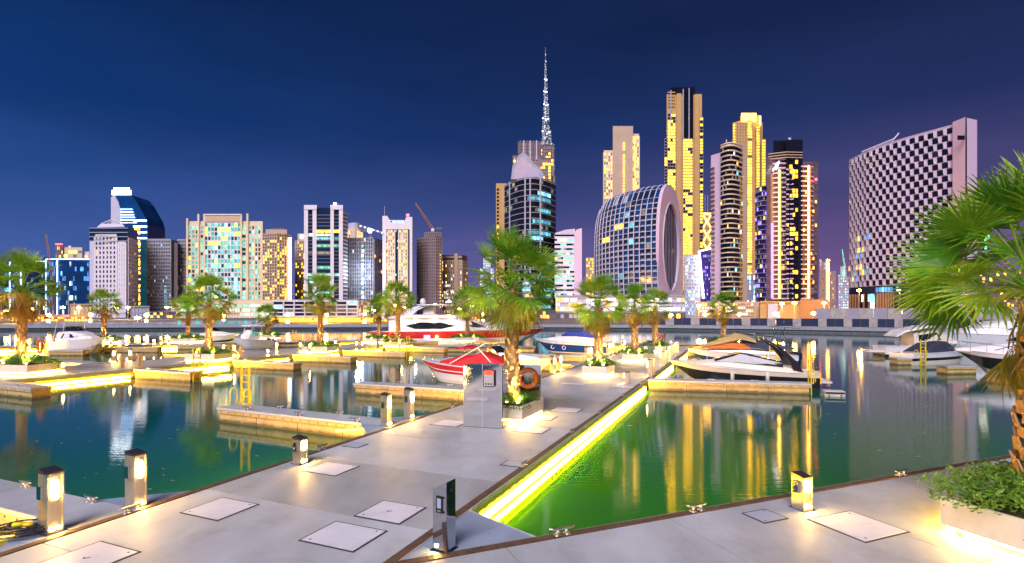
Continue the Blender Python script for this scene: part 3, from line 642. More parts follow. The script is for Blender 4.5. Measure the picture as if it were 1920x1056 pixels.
# ------------------------------------------------------------ planters, shrubs, palms
def planter(label, p, rz, w=1.5, l=1.9, h=.62, light=True, mark=False):
    """p = near left bottom corner; local x to the right, y away"""
    t = thing('planter', label, 'planter', p, rz)
    g = .16; th = .06
    m = MB(); m.prism([(0, 0), (w, 0), (w, l), (0, l)], g, g + .05)
    for (cx, cy, sx, sy) in ((w / 2, th / 2, w, th), (w / 2, l - th / 2, w, th), (th / 2, l / 2, th, l - 2 * th), (w - th / 2, l / 2, th, l - 2 * th)): m.box((cx, cy, (g + .05 + h) / 2), (sx, sy, h - g - .05))
    m.build('box', 'planter', t)
    ubox('soil', 'soil', t, (w / 2, l / 2, h - .10), (w - 2 * th - .01, l - 2 * th - .01, .06))
    for x in (.18, w - .18):
        for y in (.18, l - .18): ubox('foot', 'steel', t, (x, y, g / 2), (.06, .06, g))
    if light:
        e = .07
        ubox('led_strip', 'led_planter', t, (w / 2, e, g - .025), (w - .1, .03, .04)); ubox('led_strip', 'led_planter', t, (w / 2, l - e, g - .025), (w - .1, .03, .04))
        ubox('led_strip', 'led_planter', t, (e, l / 2, g - .025), (.03, l - .2, .04)); ubox('led_strip', 'led_planter', t, (w - e, l / 2, g - .025), (.03, l - .2, .04))
    if mark:                                         # fine recessed emblem lines on the near face
        for k, (c, dz, ln, a) in enumerate([(-.30, .03, .17, .75), (-.20, .07, .26, .75), (-.24, .0, .17, -.75), (-.12, .06, .17, -.75)]):
            ubox('emblem_line', 'steel_dark', t, (-.004, l * .62 + c, h * .52 + dz), (.006, ln, .014), 0, a)
    return t
def shrub_mesh(seed, n, rx, ry, h, lf):
    q = random.Random(seed); b = MB()
    cl = [(q.uniform(-1, 1), q.uniform(-1, 1), q.uniform(.3, 1)) for _ in range(26)]
    for i in range(n):
        c = q.choice(cl); a = q.uniform(0, 6.283); r0 = q.random() ** .5 * .42
        x, y = c[0] * .75 + r0 * math.cos(a), c[1] * .75 + r0 * math.sin(a)
        e = max(0, 1 - (x * x + y * y) / 2.2); z = h * (c[2] * e * q.uniform(.35, 1.0) ** .6) + .02
        p = Vector((x * rx, y * ry, z)); d = Vector((q.uniform(-1, 1), q.uniform(-1, 1), q.uniform(-.2, .9))).normalized(); s = d.cross(Vector((q.uniform(-1, 1), q.uniform(-1, 1), 1))).normalized()
        L = lf * q.uniform(.6, 1.3); up = d.cross(s) * L * .18
        b.add([p, p + d * L * .5 + s * L * .26 + up, p + d * L, p + d * L * .5 - s * L * .26 + up], [(0, 1, 2), (0, 2, 3)])
    return mesh_only(b, 'foliage', 'shrub')
SH = [shrub_mesh(1, 9000, 1.0, 1.0, .50, .055), shrub_mesh(2, 1700, 1.0, 1.0, .62, .12), shrub_mesh(5, 700, 1, 1, .6, .2)]
def shrub(label, p, rz, k, sx, sy, sz):
    t = thing('shrub', label, 'shrub', p, rz); o = link('foliage', SH[k], t); o.scale = (sx, sy, sz)
    m = MB(); q = random.Random(k)
    for i in range(9):
        a = q.uniform(0, 6.28); m.tube([(0, 0, -.05), (sx * .25 * math.cos(a), sy * .25 * math.sin(a), .12 * sz), (sx * .5 * math.cos(a), sy * .5 * math.sin(a), .25 * sz)], .012, 4)
    m.build('stem', 'trunk', t); return t

def frond_mesh(seed, pet, Rf, nseg, arc, droop, mat, fold=.35, cup=.25):
    q = random.Random(seed); b = MB()
    pz = lambda s: .16 * pet * math.sin(s * 2.2)
    b.tube([(pet * s, 0, pz(s)) for s in (0, .33, .66, 1)], [.026, .02, .016, .012], 5)
    c = Vector((pet, 0, pz(1))); da = arc / nseg
    st = (0.02, .26, .52, .70, .86, 1.0)
    for i in range(nseg):
        a = -arc / 2 + da * (i + .5) + q.uniform(-.02, .02); L = Rf * (.70 + .30 * math.cos(a * .55)) * q.uniform(.9, 1.08); dr = droop * q.uniform(.6, 1.5)
        dx, dy = math.cos(a), math.sin(a); tw = q.uniform(-.10, .10); vs = []; fs = []
        for j, s in enumerate(st):
            hw = (L * s * math.tan(da / 2) * 1.0) if s <= .53 else L * .52 * math.tan(da / 2) * max(0, 1 - (s - .52) / .48) ** .7
            hw = max(hw, .0015); aa = a + tw * s * s
            pp = c + Vector((math.cos(aa), math.sin(aa), 0)) * L * s * (1 - .25 * dr * s * s) + Vector((0, 0, cup * L * s * abs(dy) * .6 - dr * L * s ** 2.6 * .8))
            nx, ny = -math.sin(aa), math.cos(aa)
            vs += [pp + Vector((nx, ny, 0)) * hw, pp - Vector((0, 0, fold * hw)), pp - Vector((nx, ny, 0)) * hw]
        for j in range(len(st) - 1):
            k = 3 * j; fs += [(k, k + 1, k + 4, k + 3), (k + 1, k + 2, k + 5, k + 4)]
        b.add(vs, fs)
    return mesh_only(b, 'frond', mat)
FR = [frond_mesh(1, 1.25, .85, 32, 2.7, .05, 'frond', .5), frond_mesh(2, 1.25, .88, 38, 3.7, .14, 'frond', .5), frond_mesh(3, 1.1, .95, 40, 4.1, .34, 'frond', .5), frond_mesh(4, .95, .98, 36, 3.6, .6, 'frond_old', .5)]
FD = [frond_mesh(7, .7, .9, 16, 1.3, .35, 'frond_dry', .6, .5), frond_mesh(8, .6, .8, 14, 1.0, .45, 'frond_dry', .6, .6), frond_mesh(9, .75, .95, 18, 1.6, .3, 'frond_old', .5, .5)]
def trunk_meshes(seed, h, r):
    q = random.Random(seed); b = MB(); n = 14
    rings = []
    for i in range(n + 1):
        s = i / n; rr = r * (1.25 - .55 * s + .35 * math.exp(-s * 12)) * (1 + .06 * math.sin(i * 2.3)); ox, oy = .04 * math.sin(s * 3 + seed), .04 * math.cos(s * 2 + seed)
        rings.append([(ox + rr * math.cos(6.283 * k / 12) * (1 + q.uniform(-.05, .05)), oy + rr * math.sin(6.283 * k / 12), h * s) for k in range(12)])
    b.loft(rings); core = mesh_only(b, 'trunk', 'trunk')
    b = MB(); k = 0; z = .02
    while z < h * .98:
        a = k * 2.399; s = z / h; rr = r * (1.25 - .55 * s + .35 * math.exp(-s * 12)); d = Vector((math.cos(a), math.sin(a), 0)); t = Vector((-d.y, d.x, 0)); ww = r * .42 * q.uniform(.8, 1.2); hh = .20 * q.uniform(.8, 1.3)
        o = d * (rr * .93) + Vector((0, 0, z)); up = Vector((0, 0, 1)); outw = q.uniform(.03, .085)
        A = [o - t * ww, o + t * ww, o + t * ww * .55 + up * hh + d * outw, o - t * ww * .55 + up * hh + d * outw]
        B2 = [p + d * .035 for p in A]
        b.add(A + B2, [(4, 5, 6, 7), (0, 4, 7, 3), (1, 2, 6, 5), (2, 3, 7, 6), (0, 1, 5, 4)])
        k += 1; z += .021 / (r * 3.0)
    return core, mesh_only(b, 'boots', 'boot')
TRK = {}
def palm(label, p, h, seed, crown=1.0, nf=44, nd=18, r=.20, rz=None, low=-38, dl=-56, extra=()):
    t = thing('palm_tree', label, 'palm tree', p, R.uniform(0, 6.28) if rz is None else rz, None)
    key = (round(h * 2), r)
    if key not in TRK: TRK[key] = trunk_meshes(seed, round(h * 2) / 2, r)
    link('trunk', TRK[key][0], t); stuff(link('leaf_bases', TRK[key][1], t)); H = round(h * 2) / 2
    q = random.Random(seed * 17 + 3)
    for k in range(nf):
        f = (k + .5) / nf; az = k * 2.39996 + q.uniform(-.25, .25); el = 86 - (86 - low) * f ** .86 + q.uniform(-9, 9)
        me = FR[0] if f < .18 else FR[1] if f < .48 else FR[2] if f < .80 else FR[3]
        sc = crown * (1.08 - .14 * f) * q.uniform(.84, 1.08)
        o = link('frond', me, t); o.location = (.05 * math.cos(az), .05 * math.sin(az), H - .12 + .26 * (1 - f)); o.rotation_euler = (q.uniform(-.9, .9), -rad(el), az); o.scale = (sc, sc, sc)
    for az, el, sc in extra:                          # big open fans turned broadside
        o = link('frond', FR[1] if el > 0 else FR[2], t); o.location = (0, 0, H); o.rotation_euler = (-.95 + q.uniform(-.25, .25), -rad(el), rad(az)); o.scale = (sc * .80,) * 3
    for k in range(int(nd * .6)):
        az = k * 2.39996 + q.uniform(-.3, .3); el = q.uniform(-86, dl); sc = crown * q.uniform(.72, 1.0)
        o = link('dry_frond', q.choice(FD), t); o.location = (r * .7 * math.cos(az), r * .7 * math.sin(az), H - .15 - .25 * q.random()); o.rotation_euler = (q.uniform(-.6, .6), -rad(el), az); o.scale = (sc, sc, sc)
    return t
def uplight(par, loc, power):
    m = MB(); m.tube([(0, 0, 0), (0, 0, .10)], [.06, .075], 10); o = m.build('spotlight', 'black', par); o.location = loc
    m = MB(); m.tube([(0, 0, .101), (0, 0, .106)], .062, 10); m.build('lens', 'lamp_small', o)
    ld = bpy.data.lights.new('bulb', 'SPOT'); ld.energy = power * 10; ld.color = (1, .70, .28); ld.spot_size = rad(120); ld.spot_blend = .8; ld.shadow_soft_size = .06
    lo = bpy.data.objects.new('bulb', ld); COL.objects.link(lo); lo.parent = o; lo.location = (0, 0, .13); lo.rotation_euler = (rad(180), 0, 0)
def set_planter(lab, x, y, rz, w, l, ph, crown, slab, plab, seed, k=1, nf=44, low=-38, off=(.5, .5), light=60, nd=18, sh=1.0, mark=False, r=.20):
    p = P(x, y); pt = planter(lab, p, rz, w, l, mark=mark)
    co, si = math.cos(rz), math.sin(rz); loc = lambda a, c: Vector((p.x + a * co - c * si, p.y + a * si + c * co, 0))
    c = loc(w * .5, l * .5); shrub(slab, (c.x, c.y, DZ + .50), rz, k, w * .62, l * .56, 1.05 * sh)
    c = loc(w * off[0], l * off[1]); palm(plab, (c.x, c.y, DZ + .52), ph, seed, crown, nf, nd, low=low, r=r)
    for j, (a, b2) in enumerate(((off[0] - .27, off[1] - .22), (off[0] + .27, off[1] - .2))):
        uplight(pt, (w * a, l * b2, .56), light)
set_planter('the planter below the central palm', 900, 791, -TH, 1.55, 2.1, 4.0, .98, 'low green shrub in the planter below the central palm', 'large palm in the centre of the picture behind the steel cabinet', 21, 0, 40, -52, light=110, nd=24, off=(.50, .45))
set_planter('the square cream planter second along main walkway', 1091, 706, -TH, 1.5, 1.9, 3.5, .98, 'low green shrub in the second planter of main walkway', 'palm second along the main walkway, right of the central palm', 33, 1, 36, -50, light=70, nd=30)
set_planter('the cream planter third along main walkway', 1166, 678, -TH, 1.6, 1.9, 3.5, .92, 'low green shrub in the third planter of main walkway', 'palm third along the main walkway', 47, 2, 32, -42, light=70)
set_planter('the farthest planter on the main walkway', 1207, 661, -TH, 1.8, 2.0, 3.5, .95, 'low green shrub in the farthest planter of main walkway', 'palm fourth along the main walkway near the green bin', 51, 2, 30, -40, light=70)
set_planter('the planter behind the tan canopy boat', 1338, 650, -TH, 2.0, 2.0, 3.5, 1.05, 'low green shrub behind the tan canopy boat', 'palm standing behind the tan canopy boat at right', 57, 2, 28, -30, light=40, nd=22)
set_planter('the leftmost planter of the middle walkway', -28, 703, -TH + .25, 3.0, 1.9, 4.5, 1.22, 'low green shrub in the leftmost planter', 'tall palm at the left picture edge', 63, 1, 36, -30, off=(.47, .5), light=90, nd=30, sh=1.2)
set_planter('the planter of the middle walkway beside the yellow ladder', 346, 678.5, -TH + .2, 2.6, 2.0, 4.0, 1.12, 'low green shrub in the planter beside the yellow ladder', 'palm on the middle walkway left of the white boats', 71, 1, 36, -42, light=80)
set_planter('the planter on the middle walkway before the orange arcade', 566, 662, -TH + .2, 2.6, 2.0, 4.5, 1.12, 'low green shrub before the orange lit arcade', 'palm on the middle walkway before the white striped tower', 77, 2, 34, -40, light=80)
set_planter('the long planter near the stern of the red yacht', 718, 652, -TH + .2, 2.6, 2.0, 4.5, 1.12, 'low green shrub near the stern of the red yacht', 'palm near the stern of the red yacht', 83, 2, 34, -38, light=80)
set_planter('the pale planter left of the yacht palm', 683, 644, -TH + .2, 3.0, 2.0, 3.5, 1.0, 'low green shrub left of the yacht palm', 'smaller palm just left of the yacht palm', 85, 2, 34, -30, light=50)
set_planter('the planter on the far left walkway behind the fishing cruiser', 160, 645.5, .1, 2.8, 2.2, 3.8, 1.10, 'low green shrub behind the fishing cruiser', 'small palm behind the white fishing cruiser at left', 87, 2, 32, -35, light=80)
set_planter('the planter on the far left walkway with short palm', 320, 644, .1, 3.0, 2.2, 3.5, 1.1, 'low green shrub on the far left walkway', 'short palm left of the taller middle walkway palm', 89, 2, 34, -30, light=60)
set_planter('the planter behind the white outboard boat', 476, 637, .1, 3.0, 2.2, 2.5, 1.0, 'low green shrub behind the white outboard boat', 'small palm behind the white outboard boat', 91, 2, 30, -30, light=30)
set_planter('the pale planter in front of the red yacht', 852, 642, .0, 3.2, 2.0, 4.0, 1.35, 'low green shrub in front of the red yacht', 'palm in front of the red yacht, left of the central palm', 95, 2, 36, -45, light=60)
# the big palm at the right picture edge
pk = NP(6.55, -5.2); pt = planter('large cream planter with emblem lines in the lower right corner', pk, NRZ, 3.2, 2.75, .62, mark=True)
c = NP(8.3, -3.75); shrub('dense green shrub spilling over the large planter at lower right', (c.x, c.y, DZ + .50), NRZ, 0, 1.9, 1.75, 1.5)
c = NP(8.0, -3.1); palm('big palm at the right picture edge with long drooping fan leaves', (c.x, c.y, DZ + .5), 3.5, 101, 1.08, 22, 26, r=.24, low=-10, rz=0, dl=-74, extra=[(136, 38, 1.3), (150, 18, 1.35), (122, 4, 1.3), (146, 4, 1.3), (110, 30, 1.25), (128, 60, 1.35), (185, -4, 1.2), (136, -12, 1.2), (95, 72, 1.35)])
uplight(pt, (.6, 1.6, .56), 60); uplight(pt, (1.75, 1.3, .56), 60)

# ------------------------------------------------------------ boats: bow along local +x, waterline at z = 0
def hull(t, L, B, bow, stern, bands, draft=.45, rake=.9, n=18, deckmat='white', full=.5):
    """bands: [(f0, f1, material, name)] between keel 0 and sheer 1"""
    lev = sorted(set([0, .12, .3] + [b_[0] for b_ in bands] + [b_[1] for b_ in bands]))
    def pt(i, f, sg):
        s = i / n; hb = B / 2 * (.90 + .10 * min(1, s / .35)) * max(.0, 1 - max(0, (s - full) / (1 - full)) ** 2.3); hb = max(hb, .015)
        sh = stern + (bow - stern) * s ** 1.7; kz = -draft + (draft + sh * .25) * max(0, (s - .72) / .28) ** 2.2
        fl = (.0 if f == 0 else (.45 + .45 * min(1, f / .3)) if f < .3 else .90 + .10 * (f - .3) / .7)
        fl *= 1 - .30 * (1 - f) * max(0, (s - .45) / .55)
        x = -L / 2 + L * s - rake * (1 - f) ** 1.3 * max(0, (s - .6) / .4) ** 1.6
        return (x, sg * hb * fl, kz + (sh - kz) * f)
    for f0, f1, mt, nm in bands:
        m = MB(); ls = [f for f in lev if f0 <= f <= f1]
        for sg in (-1, 1):
            for i in range(n):
                for a, c in zip(ls, ls[1:]):
                    q = [pt(i, a, sg), pt(i + 1, a, sg), pt(i + 1, c, sg), pt(i, c, sg)]; m.quad(*(q if sg < 0 else q[::-1]))
        for a, c in zip(ls, ls[1:]): m.quad(pt(0, a, 1), pt(0, a, -1), pt(0, c, -1), pt(0, c, 1))
        m.build(nm, mt, t, True)
    m = MB(); rows = []
    for i in range(n + 1):
        p = pt(i, 1, 1); rows.append([(p[0], p[1] * k, p[2] + .05 * (1 - k * k)) for k in (-1, -.5, 0, .5, 1)])
    m.loft(rows, False, False); m.build('deck', deckmat, t, True)
    m = MB(); 
    for sg in (-1, 1): m.tube([pt(i, 1, sg) for i in range(n + 1)], .03, 5)
    m.build('gunwale', 'white', t, True)
    return pt
def lerp_st(st, x):
    for a, c in zip(st, st[1:]):
        if a[0] <= x <= c[0]: k = (x - a[0]) / max(1e-6, c[0] - a[0]); return [p + (q - p) * k for p, q in zip(a, c)]
    return list(st[0] if x < st[0][0] else st[-1])
def cabin(t, st, mat, name='cabin', top=None):
    """st: (x, zbase, ztop, half width base, half width top) from stern to bow"""
    m = MB(); rings = []
    for (x, zb, zt_, wb, wt) in st:
        h = zt_ - zb; rings.append([(x, -wb, zb), (x, -(wb + (wt - wb) * .8), zb + h * .8), (x, -wt * .86, zb + h * .96), (x, 0, zt_), (x, wt * .86, zb + h * .96), (x, (wb + (wt - wb) * .8), zb + h * .8), (x, wb, zb)])
    m.loft(rings, True, True); return m.build(name, mat, t, False)
def side_window(t, st, pts, mat='glass_dark', name='window'):
    """pts: (x, f) outline on the cabin side"""
    for sg in (-1, 1):
        m = MB(); q = []
        for x, f in pts:
            s = lerp_st(st, x); q.append((x, sg * (s[3] + (s[4] - s[3]) * f + .02), s[1] + (s[2] - s[1]) * f))
        m.quad(*(q if sg < 0 else q[::-1])); m.build(name, mat, t)
def screen(t, x0, x1, z0, z1, w0, w1, mat='glass_dark'):
    m = MB(); m.loft([[(x0, -w0, z0), (x0 + .25 * (x1 - x0) + .5, -w0 * .55, z0), (x0 + .7, 0, z0), (x0 + .25 * (x1 - x0) + .5, w0 * .55, z0), (x0, w0, z0)], [(x1, -w1, z1), (x1 + .3, -w1 * .55, z1), (x1 + .42, 0, z1), (x1 + .3, w1 * .55, z1), (x1, w1, z1)]], False, False)
    m.build('windscreen', mat, t); 
    m = MB(); m.tube([(x1, -w1, z1), (x1 + .3, -w1 * .55, z1), (x1 + .42, 0, z1), (x1 + .3, w1 * .55, z1), (x1, w1, z1)], .025, 5); m.build('windscreen_frame', 'steel', t)
def rail(t, pt, n, i0, i1, h=.45, step=2):
    m = MB()
    for sg in (-1, 1):
        P0 = [Vector(pt(i, 1, sg)) for i in range(i0, i1 + 1)]; up = [p + Vector((0, -sg * .04, h)) for p in P0]; m.tube(up, .016, 4)
        for k in range(0, len(P0), step): m.tube([P0[k], up[k]], .013, 4)
    m.build('guard_rail', 'steel', t)
def fender(t, x, y, z):
    m = MB(); m.tube([(x, y, z + .3), (x, y, z + .22), (x, y, z - .22), (x, y, z - .3)], [.03, .11, .11, .03], 8); m.build('fender', 'cream', t, True)
def outboard(t, x, y):
    m = MB(); m.loft([[(x + .1 + a * sx, y + c * sy, z) for a, c in ((-.5, -.5), (.5, -.5), (.5, .5), (-.5, .5))] for z, sx, sy in ((.45, .34, .26), (.6, .55, .36), (1.0, .62, .38), (1.15, .42, .3))]); m.build('outboard_motor', 'engine', t)
    ubox('motor_leg', 'engine', t, (x, y, .05), (.2, .14, .9))
def boat(label, p, heading, cat='boat', name='motor_boat'): return thing(name, label, cat, (p[0], p[1], 0), heading)
HV, HU = -TH, math.pi / 2 - TH        # headings +v, +u
def mid_uv(u, v0, v1): q = UV(u, (v0 + v1) / 2, 0); return q

# red and white speedboat, bow to the left
t = boat('red and white speedboat with white tower frame, bow pointing left', mid_uv(29.6, -18.9, -12.0), HV + math.pi, name='speedboat'); L = 6.9
pt = hull(t, L, 2.4, 1.30, .95, [(0, .42, 'cream', 'hull'), (.42, .66, 'white', 'hull_side'), (.66, .76, 'canvas_red', 'hull_stripe'), (.76, .80, 'white', 'hull_line'), (.80, 1, 'canvas_red', 'upper_stripe')], rake=1.3)
st = [(-2.6, .95, 1.35, 1.0, .95), (-.6, 1.0, 1.75, 1.0, .8), (.6, 1.05, 1.62, .92, .7), (1.9, 1.15, 1.3, .55, .4)]; cabin(t, st, 'canvas_red', 'bow_cover')
st = [(-3.0, .95, 1.25, 1.05, 1.0), (-1.0, 1.0, 1.9, 1.0, .85), (-.2, 1.0, 1.7, .9, .75)]; cabin(t, st, 'canvas_red', 'cockpit_cover')
m = MB()
for sg in (-1, 1): m.tube([(.9, sg * .95, 1.2), (-.6, sg * .9, 2.0), (-1.5, sg * .85, 2.5)], .035, 6); m.tube([(-2.2, sg * .95, 1.1), (-1.0, sg * .88, 2.2)], .03, 6)
m.tube([(-1.5, -.85, 2.5), (-1.5, .85, 2.5)], .035, 6); m.build('tower', 'white', t)
cabin(t, [(-2.0, 2.48, 2.54, .85, .85), (-1.2, 2.55, 2.72, .9, .85), (-.5, 2.5, 2.56, .8, .8)], 'canvas_tan', 'bimini'); rail(t, pt, 18, 13, 17, .28)
# white boat with canopy frame behind it
t = boat('white boat with folded red canvas and bare canopy frame behind the central palm', mid_uv(34.3, -19.2, -11.4), HV + .0, name='speedboat')
pt = hull(t, 7.6, 2.5, 1.25, .95, [(0, .5, 'cream', 'hull'), (.5, 1, 'white', 'hull_side')], rake=1.2)
st = [(-1.6, .95, 1.25, 1.0, .9), (-.2, 1.0, 1.62, 1.0, .8), (1.4, 1.1, 1.5, .85, .6), (2.8, 1.2, 1.3, .4, .25)]; cabin(t, st, 'white'); side_window(t, st, [(-.9, .4), (.9, .45), (.6, .8), (-.7, .75)]); screen(t, -.1, -.6, 1.55, 2.0, .85, .7)
m = MB()
for k, x in enumerate((-2.6, -1.7, -.9)):
    m.tube([(x, -1.05, 1.0), (x + .1, -1.0, 1.8), (x + .2, 0, 2.25), (x + .1, 1.0, 1.8), (x, 1.05, 1.0)], .025, 6)
m.build('canopy_frame', 'steel', t); cabin(t, [(-3.3, 1.7, 1.8, .9, .8), (-2.7, 1.75, 1.98, .95, .8), (-2.2, 1.75, 1.85, .9, .8)], 'canvas_red', 'folded_canvas')
# blue and white cruiser
t = boat('blue hulled white cruiser with blue cockpit cover, bow pointing left', mid_uv(56.0, -20.9, -12.6), HV + math.pi, name='motor_cruiser')
pt = hull(t, 8.4, 2.8, 1.5, 1.15, [(0, .36, 'cream', 'hull'), (.36, .82, 'navy', 'hull_side'), (.82, 1, 'white', 'upper_band')], rake=1.5)
st = [(-3.4, 1.15, 1.7, 1.2, 1.15), (-.8, 1.2, 2.0, 1.2, 1.0), (1.2, 1.3, 1.85, 1.0, .75), (3.2, 1.4, 1.5, .45, .3)]; cabin(t, st, 'white')
cabin(t, [(-3.4, 1.68, 2.0, 1.15, 1.0), (-1.6, 1.8, 2.55, 1.1, .85), (.2, 1.85, 2.35, .95, .7), (1.0, 1.8, 1.95, .7, .6)], 'canvas_blue', 'cockpit_cover')
for x in (.6, 1.7): 
    for sg in (-1, 1): m = MB(); p0 = pt(9 + round(x * 18 / 8.4), .62, sg); m.ring((p0[0], p0[1] * 1.005, p0[2]), .19, .04, (0, 1, 0), 16, 6); m.build('porthole', 'white', t, True)
rail(t, pt, 18, 10, 17, .4)
# black and silver speedboat at the right finger
q0, q1 = UV(34.6, -4.0, 0), UV(35.9, 4.1, 0); dv = q0 - q1
t = boat('black and silver speedboat with big dark roll arch behind the right finger pier', (q0 + q1) / 2, math.atan2(dv.y, dv.x), name='speedboat'); L = dv.length
pt = hull(t, L, 2.5, 1.35, .85, [(0, .32, 'cream', 'hull'), (.32, .80, 'boat_black', 'hull_side'), (.80, 1, 'cream', 'upper_band')], rake=1.5, deckmat='cream')
st = [(-3.2, .85, 1.1, 1.05, .95), (-1.2, .95, 1.35, 1.05, .9), (.8, 1.1, 1.5, .95, .7), (2.6, 1.22, 1.36, .5, .3)]; cabin(t, st, 'cream')
st2 = [(-2.2, 1.15, 1.45, .98, .9), (-.6, 1.3, 1.85, .95, .72), (.1, 1.38, 1.95, .9, .62), (1.5, 1.40, 1.50, .7, .5)]; cabin(t, st2, 'boat_black', 'windscreen_surround')
side_window(t, st2, [(-.45, .25), (1.0, .3), (.1, .88), (-.35, .85)]); side_window(t, st2, [(-1.9, .3), (-.55, .25), (-.55, .8), (-1.2, .7)])
m = MB()
for sg in (-1, 1): m.loft([[(x + a, sg * (1.02 - .06 * k) + c, z + e) for a, c, e in ((-.26 + .04 * k, -.05, -.05), (.26 - .04 * k, -.05, .05), (.26 - .04 * k, .05, .05), (-.26 + .04 * k, .05, -.05))] for k, (x, z) in enumerate(((-3.0, .95), (-2.65, 1.6), (-2.05, 2.25), (-1.3, 2.75), (-.6, 3.0)))])
m.box((-.55, 0, 3.02), (.5, 1.7, .07)); m.build('roll_arch', 'boat_black', t)
m = MB(); m.prism([(-1.9, -1.1), (.35, -1.0), (.35, 1.0), (-1.9, 1.1)], [2.85, 3.12, 3.12, 2.85], [2.9, 3.17, 3.17, 2.9]); m.build('shade_canvas', 'canvas_dark', t)
for x in (.6, -1.3): fender(t, x, 1.28, .55)
ubox('swim_platform', 'cream', t, (-L / 2 - .3, 0, .35), (.7, 2.0, .1)); m = MB(); m.tube([(1.9, .3, 1.3), (1.9, .3, 2.2)], .015, 5); m.build('flag_staff', 'white', t)
# tan canopy boat
q0, q1 = UV(47.6, -4.0, 0), UV(49.2, 4.2, 0); dv = q0 - q1
t = boat('white and blue boat under a tan and orange canvas canopy at right', (q0 + q1) / 2, math.atan2(dv.y, dv.x), name='speedboat'); L = dv.length
pt = hull(t, L, 2.5, 1.3, .9, [(0, .35, 'cream', 'hull'), (.35, .70, 'navy', 'hull_side'), (.70, 1, 'white', 'upper_band')], rake=1.3)
st = [(-3, .9, 1.2, 1.1, 1.0), (0, 1.0, 1.4, 1.05, .9), (2.6, 1.2, 1.3, .5, .3)]; cabin(t, st, 'white')
cabin(t, [(-.6, 1.35, 1.75, 1.05, 1.0), (1.0, 1.4, 2.0, 1.0, .8), (3.0, 1.35, 1.5, .5, .4)], 'canvas_orange', 'bow_canopy')
cabin(t, [(-1.0, 1.9, 2.2, 1.15, 1.0), (.2, 2.2, 2.75, 1.1, .4), (1.6, 1.8, 2.15, .9, .5), (3.2, 1.45, 1.55, .4, .3)], 'canvas_tan', 'canopy')
cabin(t, [(-3.9, 1.45, 1.55, 1.1, 1.0), (-2.4, 1.3, 1.9, 1.1, .8), (-.7, 1.5, 2.2, 1.1, .7), (-.2, 1.7, 2.3, 1.0, .6)], 'canvas_dark', 'stern_canopy')
m = MB(); m.prism([(-4.3, -.9), (-2.5, -1.0), (-2.5, 1.0), (-4.3, .9)], [3.05, 3.2, 3.2, 3.05], [3.09, 3.24, 3.24, 3.09]); m.build('bimini', 'canvas_dark', t)
m = MB()
for sg in (-1, 1): m.tube([(-3.6, sg * .95, 1.0), (-2.9, sg * .95, 3.1)], .03, 6); m.tube([(-2.2, sg * .95, 1.1), (-3.2, sg * .95, 3.1)], .03, 6)
m.build('bimini_frame', 'steel', t); outboard(t, -L / 2 - .2, -.4); outboard(t, -L / 2 - .2, .4)
# fishing cruiser at left
q1, q0 = UV(35.4, -71.2, 0), UV(35.0, -61.6, 0); dv = q0 - q1
t = boat('white fishing cruiser with rod tower moored at left, bow pointing right', (q0 + q1) / 2, math.atan2(dv.y, dv.x), name='fishing_boat'); L = dv.length
pt = hull(t, L, 3.0, 1.75, 1.1, [(0, .55, 'cream', 'hull'), (.55, 1, 'white', 'hull_side')], rake=1.6)
st = [(-2.2, 1.1, 2.3, 1.2, 1.05), (-.4, 1.2, 2.4, 1.2, 1.0), (1.4, 1.4, 2.2, 1.0, .7), (3.2, 1.6, 1.75, .5, .3)]; cabin(t, st, 'white'); side_window(t, st, [(-1.3, .35), (1.0, .4), (.4, .75), (-.9, .78)]); screen(t, -.6, -1.1, 2.3, 2.85, .95, .8, 'glass_dark')
m = MB()
for sg in (-1, 1):
    for x, x2 in ((-3.0, -2.3), (-1.2, -.9)): m.tube([(x, sg * 1.1, 1.2), (x2, sg * .9, 3.9)], .03, 6)
    m.tube([(-3.0, sg * .9, 3.9), (-.7, sg * .9, 3.9)], .03, 6); m.tube([(-2.8, sg * 1.2, 3.9), (-3.4, sg * 1.6, 5.2)], .018, 5)
for x in (-2.9, -2.0, -.8): m.tube([(x, -.9, 3.9), (x, .9, 3.9)], .03, 6)
m.tube([(-2.2, 0, 3.9), (-2.2, 0, 6.2)], .02, 5); m.tube([(-1.7, .3, 3.9), (-1.7, .3, 5.6)], .02, 5); m.build('tower', 'white', t); rail(t, pt, 18, 9, 17, .4); ubox('instrument_box', 'cream', t, (-1.8, 0, 4.05), (1.2, .8, .16))
# white speedboat and outboard boat left of centre
def pxb(x0, y0, x1, y1): a, c = P(x0, y0, 0), P(x1, y1, 0); return (a + c) / 2, math.atan2((c - a).y, (c - a).x), (c - a).length
c, hd, L = pxb(372, 645, 449, 644); t = boat('white speedboat with low windscreen behind the middle walkway palm', c, hd, name='speedboat')
pt = hull(t, L, 2.3, 1.35, 1.0, [(0, .45, 'cream', 'hull'), (.45, .62, 'boat_black', 'hull_stripe'), (.62, 1, 'white', 'hull_side')], rake=1.2)
st = [(-2.2, 1.0, 1.5, 1.0, .9), (-.4, 1.0, 1.85, 1.0, .75), (1.2, 1.15, 1.55, .8, .5), (2.5, 1.25, 1.35, .3, .2)]; cabin(t, st, 'white'); screen(t, -.4, -.9, 1.8, 2.3, .8, .6); rail(t, pt, 18, 9, 17, .3)
c, hd, L = pxb(506, 652, 437, 656); t = boat('white outboard boat with hardtop and two dark motors', c, hd, name='outboard_boat')
pt = hull(t, L, 2.3, 1.4, .95, [(0, .45, 'cream', 'hull'), (.45, 1, 'white', 'hull_side')], rake=.8)
st = [(-.6, .95, 2.0, .7, .6), (.5, 1.0, 2.3, .7, .55), (1.1, 1.1, 1.7, .6, .4)]; cabin(t, st, 'white', 'console'); side_window(t, st, [(-.4, .5), (.4, .5), (.4, .85), (-.4, .85)], 'l_teal')
